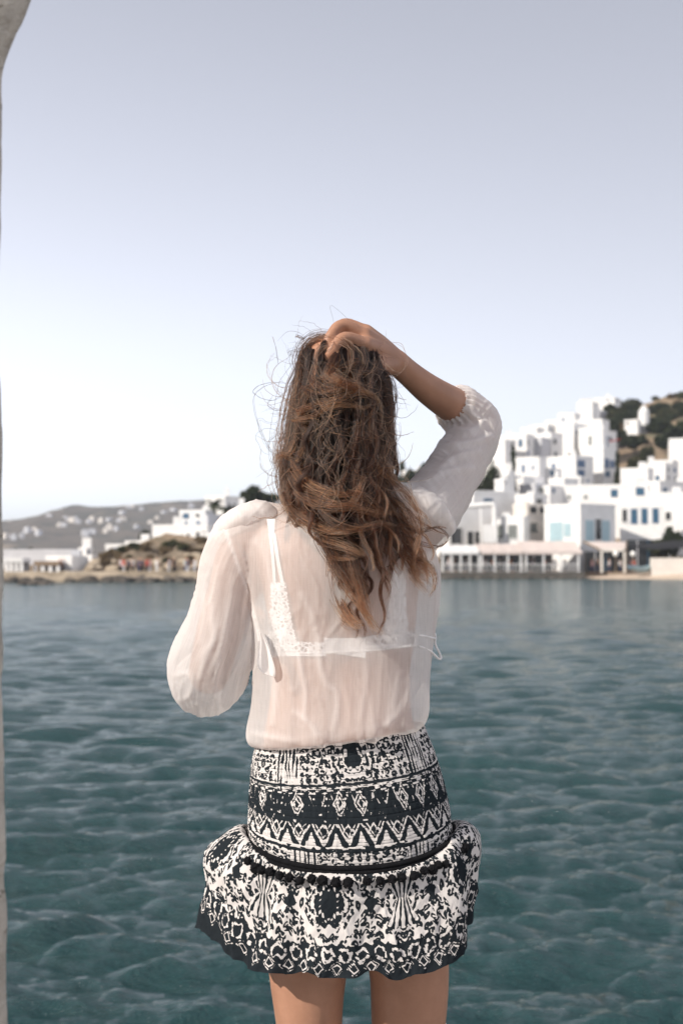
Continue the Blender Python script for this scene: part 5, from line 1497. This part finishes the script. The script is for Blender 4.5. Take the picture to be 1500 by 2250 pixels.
skirt = mesh_obj('skirt', SM.reshape(-1, 3), grid_faces(NU, 190), M_PRINT, person, attrs={'print': PR1.ravel(), 'st': np.stack([S1.ravel(), T1.ravel(), S1.ravel() * 0], -1)})
mesh_obj('ruffle', RU.reshape(-1, 3), grid_faces(NU, NR), M_PRINT, skirt, attrs={'print': PR2.ravel(), 'st': np.stack([S2.ravel(), T2.ravel(), S2.ravel() * 0], -1)})
# braid and pompoms over the seam
M_BLACK = plain('black_wool', (.012, .012, .014), .95, .3, 90, .6, .1)
br = []
for q, zz in ((0, .0035), (1, -.0035)):
    ringp = seam + out_n * .0055 + np.array((0, 0, zz))
    c = np.concatenate([ringp[::6], ringp[:1]])
    br.append(tube_geo(np.concatenate([c, np.full((len(c), 2), .0042)], 1), len(c), 8))
mesh_obj('braid_trim', *merge(br), M_BLACK, skirt)
bmq = bmesh.new(); bmesh.ops.create_icosphere(bmq, subdivisions=3, radius=1)
for vtx in bmq.verts:
    vtx.co *= .0074 * (1 + random.uniform(-.22, .16))
mp = bpy.data.meshes.new('pompom'); bmq.to_mesh(mp); bmq.free(); mp.materials.append(M_BLACK)
NP = 64
for q in range(NP):
    kk = int((q + random.uniform(-.15, .15)) / NP * NU) % NU
    o = bpy.data.objects.new('pompom', mp)
    COL.objects.link(o); o.parent = skirt
    p_ = seam[kk] + out_n[kk] * (.0215 + .004 * random.random()) + np.array((0, 0, -.0125 + random.uniform(-.003, .002)))
    o.location = p_; o.rotation_euler = (random.random() * 6, random.random() * 6, random.random() * 6)
    s0 = random.uniform(.85, 1.12); o.scale = (s0, s0, s0)
# ---------------- hair
k = NT('brown_hair')
hi = k.n('ShaderNodeHairInfo')
tone = k.attr('tone').outputs['Fac']
tipf = k.math('MULTIPLY', hi.outputs['Intercept'], .45)
tot = k.math('ADD', tone, tipf, True)
colr = k.ramp(tot, [(0, (.0018, .0010, .0008)), (.3, (.0040, .0018, .0012)), (.6, (.024, .0078, .0033)), (1, (.19, .074, .032))])
hb = k.n('ShaderNodeBsdfHairPrincipled')
hb.parametrization = 'COLOR'
k.l(colr, hb.inputs['Color'])
hb.inputs['Roughness'].default_value = .36
hb.inputs['IOR'].default_value = 1.45
hb.inputs['Radial Roughness'].default_value = .45
k.l(hb.outputs[0], k.out.inputs['Surface'])
M_HAIR = k.m
M_CAP = plain('brown_hair_underlayer', (.012, .007, .005), .75, .3, 60, .5, .2)

def head_y(py, phi, extra=0.0):
    """depth of the hair's outer surface: py row, phi angle about the head (0 = back)"""
    hd = np.interp(py, [725, 745, 790, 850, 950, 1050, 1130, 1250, 1400], [.01, .045, .085, .108, .116, .122, .136, .150, .150])
    return 2.322 - (hd + extra) * np.cos(phi)
def head_x(py, phi):
    c = np.interp(py, [725, 760, 850, 950, 1050, 1130, 1220, 1300, 1400], [745, 750, 752, 748, 740, 758, 796, 812, 806])
    h = np.interp(py, [725, 760, 850, 950, 1050, 1130, 1220, 1300, 1400], [40, 80, 100, 106, 108, 118, 110, 100, 78])
    return c + h * np.sin(phi)
STR = []        # (points Nx3, radius, tone)
def strand(pts, r, tone):
    STR.append((pts, r, tone))
def px3(x, py, y):
    a, b_ = (x - 750) / FPX, (1125 - py) / FPX
    dy = _ct - b_ * _st
    k_ = y / dy
    return np.stack([a * k_, y, CAM_Z + (_st + b_ * _ct) * k_], -1)
hr = np.random.default_rng(11)
# under layers and the main fall: wavy locks that start round the crown
NL = 150
for L in range(NL):
    phi0 = hr.uniform(-2.2, 2.2)
    layer = hr.uniform(0, 1)
    frac = (phi0 + 2.2) / 4.4
    if abs(phi0) > 1.5: endy = hr.uniform(1080, 1200)
    elif phi0 > .35: endy = hr.uniform(1090, 1260)
    elif phi0 > -.75: endy = hr.uniform(1150, 1385)
    else: endy = hr.uniform(1120, 1330)
    starty = 735 + 26 * hr.random() + 30 * abs(math.sin(phi0)) ** 2
    amp = hr.uniform(5, 14); fq = hr.uniform(85, 150); ph = hr.uniform(0, 6.28)
    spread = hr.uniform(3, 8)
    tone = np.clip(.04 + .34 * layer ** 1.5 * (.30 + .55 * min(1, abs(phi0) / .7)) + hr.normal(0, .08), 0, .8)  # inner and mid-back locks toned darker to paint in the shaded hollow
    off = -.012 + .034 * layer
    n_s = 62
    drift = hr.normal(0, 8)
    for q in range(n_s):
        e = endy + hr.normal(0, 16)
        py = np.linspace(starty, e, 30)
        t = (py - starty) / (e - starty)
        ph_ = phi0 * (1 - .45 * np.clip((py - 1000) / 250, 0, 1) * (abs(phi0) > .8))
        grow = np.clip((py - 860) / 180, 0, 1)
        o1, o2 = hr.normal(0, 1), hr.normal(0, 1)
        x = head_x(py, ph_) + drift * t + (amp * grow * np.sin((py - 700) / fq * 6.28 + ph) + o1 * spread * (.5 + .6 * grow) * (1 - .82 * t ** 2)) + hr.normal(0, 2.0) * np.sin(py / hr.uniform(25, 60) + hr.uniform(0, 6.28)) * grow
        if phi0 > .3:
            x = x + 34 * np.clip((py - 1130) / 150, 0, 1) * (phi0 / 1.5)
        y = head_y(py, ph_, off) + (amp * grow * np.cos((py - 700) / fq * 6.28 + ph) + o2 * spread * .7) / 1358 * .7
        strand(px3(x, py, y), hr.uniform(.00018, .0003), np.clip(tone + hr.normal(0, .12), 0, 1))

# locks drawn from the photograph: points (px, py), lift off the head in metres, strands, spread px, tone
def lock(pts, lift, n=26, spread=7, tone=.55, tip=.35, r=(.00017, .0003), curl=0.0):
    c = catmull([(p[0], p[1]) for p in pts], 34)
    lf = np.interp(np.linspace(0, 1, 34), np.linspace(0, 1, len(lift)) if hasattr(lift, '__len__') else [0, 1], lift if hasattr(lift, '__len__') else [lift, lift])
    d = np.gradient(c, axis=0); d /= np.linalg.norm(d, axis=1, keepdims=True) + 1e-9
    nrm = np.stack([-d[:, 1], d[:, 0]], -1)
    cx_, hw_ = head_x(c[:, 1], 0.0), head_x(c[:, 1], math.pi / 2) - head_x(c[:, 1], 0.0)
    sn = np.clip((c[:, 0] - cx_) / hw_, -.97, .97)
    phi = np.arcsin(sn)
    yb = np.minimum(head_y(c[:, 1], phi), head_y(c[:, 1], 0) + .055)
    ker = np.ones(9) / 9
    yb = np.convolve(np.pad(yb, 4, mode='edge'), ker, 'valid')
    t = np.linspace(0, 1, 34)
    env = np.minimum(1, .35 + 3 * t) * (1 - (1 - tip) * t ** 1.6)
    cph = hr.uniform(0, 6.28)
    for q in range(n):
        a, b_ = hr.normal(0, 1), hr.normal(0, 1)
        tw = hr.uniform(-1.5, 1.5)
        oa = spread * env * (a * np.cos(tw * t) + b_ * np.sin(tw * t)) * .6; ob = spread * env * (b_ * np.cos(tw * t) - a * np.sin(tw * t)) * .6
        fz = hr.normal(0, .9) * np.sin(t * hr.uniform(8, 22) + hr.uniform(0, 6.28)) + hr.normal(0, .5) * np.sin(t * hr.uniform(30, 50))
        m = int(34 * hr.uniform(.82, 1.0)) if q > 2 else 34
        xy = c + nrm * (oa * 1.6 + fz)[:, None]
        y = yb - lf + ob / 1358
        strand(px3(xy[:m, 0], xy[:m, 1], y[:m]), hr.uniform(*r), float(np.clip(tone - .08 + hr.normal(0, .28), 0, 1)))
LOCKS = [
    ([(845, 1080), (888, 1112), (922, 1146), (958, 1166), (986, 1176)], .026, 12, 4, .4), ([(835, 1120), (870, 1150), (905, 1160), (935, 1180), (952, 1215), (940, 1240)], .028, 16, 4, .5), ([(850, 1050), (880, 1080), (905, 1110), (935, 1135), (950, 1165)], .024, 10, 4, .35),
    # strands lying over the fingers
    ([(700, 742), (735, 738), (765, 748), (790, 770), (800, 800)], .050, 4, 6, .6), ([(690, 790), (712, 760), (745, 752), (770, 770), (775, 800)], .052, 4, 6, .6),
    ([(772, 750), (776, 778), (768, 810), (750, 840)], .050, 6, 5, .7), ([(795, 760), (800, 790), (790, 820), (775, 850)], .045, 12, 6, .5), ([(820, 790), (822, 820), (812, 850)], .035, 12, 6, .4),
    # hair pulled up under the fingers
    ([(690, 800), (672, 770), (690, 745), (725, 740), (760, 755)], .012, 60, 12, .30), ([(668, 830), (660, 790), (675, 760), (705, 748), (735, 760)], .010, 60, 10, .35),
    ([(720, 850), (700, 800), (705, 770), (730, 765), (750, 785)], .018, 40, 8, .55), ([(742, 775), (730, 800), (722, 822), (745, 838), (780, 850), (805, 872)], [.02, .035, .04, .04, .03, .02], 110, 10, .62),
    ([(790, 790), (770, 800), (735, 815), (690, 840), (655, 880)], .024, 30, 6, .6), ([(810, 800), (830, 830), (848, 870), (856, 920), (850, 970)], .010, 50, 12, .22),
    ([(840, 815), (856, 850), (858, 910), (848, 960), (838, 1010)], .006, 60, 10, .15),
    # band sweeping across the back of the head
    ([(650, 905), (690, 890), (740, 878), (790, 862), (822, 872), (838, 900), (840, 940)], .030, 34, 6, .72), ([(640, 925), (690, 912), (720, 893), (770, 890), (800, 896), (822, 880)], .034, 22, 4, .78),
    ([(660, 850), (700, 862), (745, 850), (790, 855), (815, 870)], .030, 40, 9, .60), ([(680, 830), (720, 855), (770, 845), (800, 850)], .030, 26, 8, .66),
    # the left side, wavy
    ([(668, 780), (648, 840), (632, 900), (620, 960), (612, 1010), (640, 1050)], .012, 60, 12, .42), ([(660, 800), (650, 870), (655, 930), (640, 990), (605, 1010), (622, 1050)], .020, 34, 7, .58),
    ([(690, 800), (680, 860), (660, 910), (672, 960), (650, 1010), (610, 990)], .024, 22, 5, .66), ([(625, 1000), (618, 1050), (630, 1100), (655, 1120), (690, 1130)], .018, 60, 11, .5),
    ([(640, 1010), (660, 1040), (690, 1065), (730, 1080), (765, 1085), (782, 1070)], .030, 44, 7, .70), ([(630, 1030), (655, 1070), (700, 1090), (740, 1110), (770, 1108), (795, 1060), (800, 1040)], .034, 40, 7, .72),
    ([(645, 1080), (680, 1100), (725, 1115), (765, 1112), (800, 1120), (840, 1130), (865, 1118)], .036, 46, 7, .70), ([(620, 1080), (640, 1120), (680, 1150), (730, 1168), (780, 1165), (815, 1148)], .034, 44, 8, .62),
    ([(640, 1130), (670, 1165), (710, 1185), (755, 1200), (790, 1215), (802, 1222)], .030, 50, 8, .62), ([(650, 1150), (690, 1200), (740, 1225), (785, 1228)], .030, 34, 7, .55),
    ([(700, 1120), (740, 1150), (790, 1160), (840, 1150), (880, 1160)], .034, 40, 7, .58), ([(760, 1080), (800, 1095), (830, 1120), (870, 1130)], .030, 34, 7, .66),
    # central curtain and its tips
    ([(690, 1120), (700, 1180), (715, 1240), (720, 1300), (735, 1350), (772, 1382)], .018, 90, 13, .45), ([(730, 1140), (745, 1200), (738, 1260), (745, 1320), (775, 1365), (800, 1372)], .020, 80, 12, .5),
    ([(700, 1180), (735, 1240), (770, 1300), (800, 1340), (825, 1392)], .022, 60, 9, .58), ([(760, 1190), (775, 1250), (790, 1300), (800, 1340), (838, 1396)], .024, 50, 8, .62),
    ([(680, 1180), (700, 1240), (725, 1290), (750, 1350), (790, 1385)], .016, 60, 10, .42),
    ([(640, 1120), (632, 1170), (640, 1210), (665, 1240), (700, 1270), (715, 1320)], .014, 26, 4, .22),
    # right hand side sweeping towards her arm
    ([(820, 980), (830, 1040), (850, 1090), (880, 1130), (900, 1180), (925, 1230), (945, 1275)], .018, 90, 13, .40), ([(840, 1010), (862, 1050), (900, 1090), (925, 1150), (915, 1200), (905, 1250), (925, 1280)], .026, 30, 5, .5),
    ([(800, 1060), (840, 1120), (870, 1170), (900, 1220), (935, 1250), (952, 1272)], .022, 80, 12, .48), ([(830, 1110), (850, 1160), (880, 1220), (910, 1265), (940, 1305)], .020, 50, 9, .5),
    ([(870, 1130), (905, 1165), (940, 1160), (965, 1160), (983, 1180), (970, 1200), (940, 1195), (905, 1180)], .024, 6, 2.5, .2), ([(880, 1170), (920, 1195), (955, 1205), (975, 1195), (990, 1182)], .026, 6, 2.5, .2),
    ([(890, 1150), (920, 1170), (960, 1158), (982, 1162)], .024, 9, 2, .3), ([(905, 1230), (930, 1235), (950, 1250), (955, 1285), (940, 1312)], .022, 26, 5, .55),
    ([(850, 1090), (880, 1110), (905, 1140), (920, 1180), (910, 1230), (918, 1270)], .030, 14, 3, .45), ([(780, 1150), (800, 1190), (815, 1220), (820, 1250), (812, 1255)], .028, 12, 3, .85),
    ([(800, 1160), (850, 1180), (880, 1210), (862, 1240), (830, 1250)], .020, 9, 2, .2),
    ([(790, 1050), (830, 1100), (862, 1150), (885, 1200), (900, 1240), (930, 1262)], .014, 46, 9, .26), ([(770, 1070), (810, 1130), (850, 1175), (880, 1215), (915, 1255), (948, 1290)], .020, 36, 7, .42),
    ([(820, 1090), (855, 1120), (890, 1150), (915, 1190), (935, 1240), (940, 1290)], .022, 30, 6, .5), ([(750, 1110), (790, 1150), (830, 1190), (860, 1225), (880, 1255)], .020, 30, 7, .36),
    ([(640, 1080), (665, 1130), (690, 1190), (705, 1250), (715, 1300)], .012, 90, 16, .30), ([(690, 1120), (725, 1190), (760, 1250), (790, 1300), (812, 1350)], .016, 90, 16, .36),
    # vertical waves down the middle right
    ([(820, 880), (812, 930), (808, 980), (830, 1030), (862, 1060), (866, 1085)], .026, 40, 7, .62), ([(800, 900), (795, 960), (812, 1020), (835, 1060), (850, 1100)], .024, 40, 8, .5),
    ([(800, 960), (790, 1020), (795, 1080), (790, 1130)], .018, 70, 12, .35), ([(850, 960), (840, 1000), (858, 1030), (850, 1070)], .016, 24, 6, .4),
]
for L in LOCKS:
    lock(L[0], L[1], L[2], L[3], L[4])
# fine strands crossing the mass in every direction
for q in range(260):
    x0, y0 = hr.uniform(640, 850), hr.uniform(770, 1120)
    ln = hr.uniform(40, 150); a = hr.normal(1.57, .8)
    cv = hr.normal(0, .02)
    pts = [(x0, y0)]
    for s0 in range(4):
        a += cv * ln / 4; x0 += math.cos(a) * ln / 4; y0 += math.sin(a) * ln / 4; pts.append((x0, y0))
    lock(pts, hr.uniform(.022, .042), 1 + int(hr.random() * 2), 2, hr.uniform(.35, .95), r=(.0002, .00034))
# wind-blown strays outside the mass
def stray(pts, lift=.01, n=1, tone=.25, r=(.00014, .00024), spread=2.0):
    lock(pts, lift, n, spread, tone, 1.0, r)
for pts, n in [([(605, 1010), (570, 940), (556, 880), (575, 850), (620, 835)], 2), ([(612, 800), (610, 770), (602, 745), (600, 738)], 2), ([(640, 850), (600, 880), (565, 870), (556, 855), (590, 840), (640, 840)], 2),
               ([(650, 905), (600, 930), (568, 920), (575, 960), (595, 1000)], 2), ([(735, 735), (732, 700), (728, 672), (760, 700), (800, 740), (840, 780), (850, 815)], 1), ([(700, 742), (672, 718), (640, 712)], 1),
               ([(715, 738), (690, 712), (655, 705)], 1), ([(668, 745), (655, 740), (648, 738)], 8), ([(665, 775), (645, 770), (637, 775), (660, 790)], 4), ([(620, 1000), (600, 1030), (590, 1060), (600, 1090)], 2),
               ([(622, 870), (600, 850), (585, 800), (610, 780)], 1), ([(640, 1000), (612, 1015), (595, 1020), (592, 1000)], 2), ([(845, 960), (862, 985), (866, 1000), (848, 1008)], 3), ([(850, 900), (866, 880), (868, 860)], 2),
               ([(852, 1030), (872, 1045), (880, 1052)], 2), ([(640, 880), (610, 900), (590, 890), (600, 870)], 2), ([(632, 950), (598, 962), (588, 985), (610, 1002)], 3), ([(850, 980), (868, 972), (862, 955)], 1),
               ([(618, 950), (580, 940), (562, 960), (575, 990), (605, 1000)], 1)]:
    stray(pts, hr.uniform(-.01, .02), n, hr.uniform(.1, .4), spread=3)
for q in range(230):
    side_ = -1 if hr.random() < .68 else 1
    py = hr.uniform(750, 1100)
    x0 = head_x(py, side_ * 1.3) + hr.normal(0, 5)
    a = (math.pi if side_ < 0 else 0) + hr.normal(0, .8)
    ln = abs(hr.normal(0, 34)) + 12
    cv = hr.normal(0, .045)
    pts = [(float(x0), float(py))]
    for s0 in range(5):
        a += cv * ln / 5 + hr.normal(0, .25); pts.append((pts[-1][0] + math.cos(a) * ln / 5, pts[-1][1] + math.sin(a) * ln / 5))
    stray(pts, hr.uniform(-.03, .02), 1, hr.uniform(.1, .55), (.00010, .0002))

hc_d = bpy.data.hair_curves.new('hair')
hc_d.add_curves([len(s0[0]) for s0 in STR])
pos = np.concatenate([s0[0] for s0 in STR]).astype(np.float32)
radii = np.concatenate([s0[1] * np.interp(np.linspace(0, 1, len(s0[0])), [0, .75, 1], [1, .9, .35]) for s0 in STR]).astype(np.float32)
pa = hc_d.attributes.get('position') or hc_d.attributes.new('position', 'FLOAT_VECTOR', 'POINT')
pa.data.foreach_set('vector', pos.ravel())
ra = hc_d.attributes.get('radius') or hc_d.attributes.new('radius', 'FLOAT', 'POINT')
ra.data.foreach_set('value', radii)
ta = hc_d.attributes.new('tone', 'FLOAT', 'CURVE')
ta.data.foreach_set('value', np.array([s0[2] for s0 in STR], dtype=np.float32))
hc_d.materials.append(M_HAIR)
hair = bpy.data.objects.new('hair', hc_d)
link(hair, person)
# the dense under layer close to the skull
pys = np.linspace(742, 1110, 40)
phs = np.linspace(-2.0, 2.0, 60)
V = []
for py in pys:
    sh = np.interp(py, [742, 780, 900, 1050, 1110], [8, 10, 12, 16, 26])
    V.append(px3(np.interp(phs, phs, head_x(py, phs)) - np.sin(phs) * sh, np.full(60, py), head_y(py, phs, -.016)))
V = np.concatenate(V)
mesh_obj('hair_underlayer', V, grid_faces(60, 40, False), M_CAP, hair)
# ================================================================== the air over the bay
k = NT('sea_air')
pv = k.n('ShaderNodeVolumePrincipled')
pv.inputs['Color'].default_value = (.86, .90, 1.0, 1)
pv.inputs['Density'].default_value = .00022
pv.inputs['Anisotropy'].default_value = .2
k.l(pv.outputs[0], k.out.inputs['Volume'])
air = mesh_obj('haze', *box_geo(-2500, 2500, -300, 3100, -2.75, 95), k.m, smooth=False)
tag(air, kind='stuff')
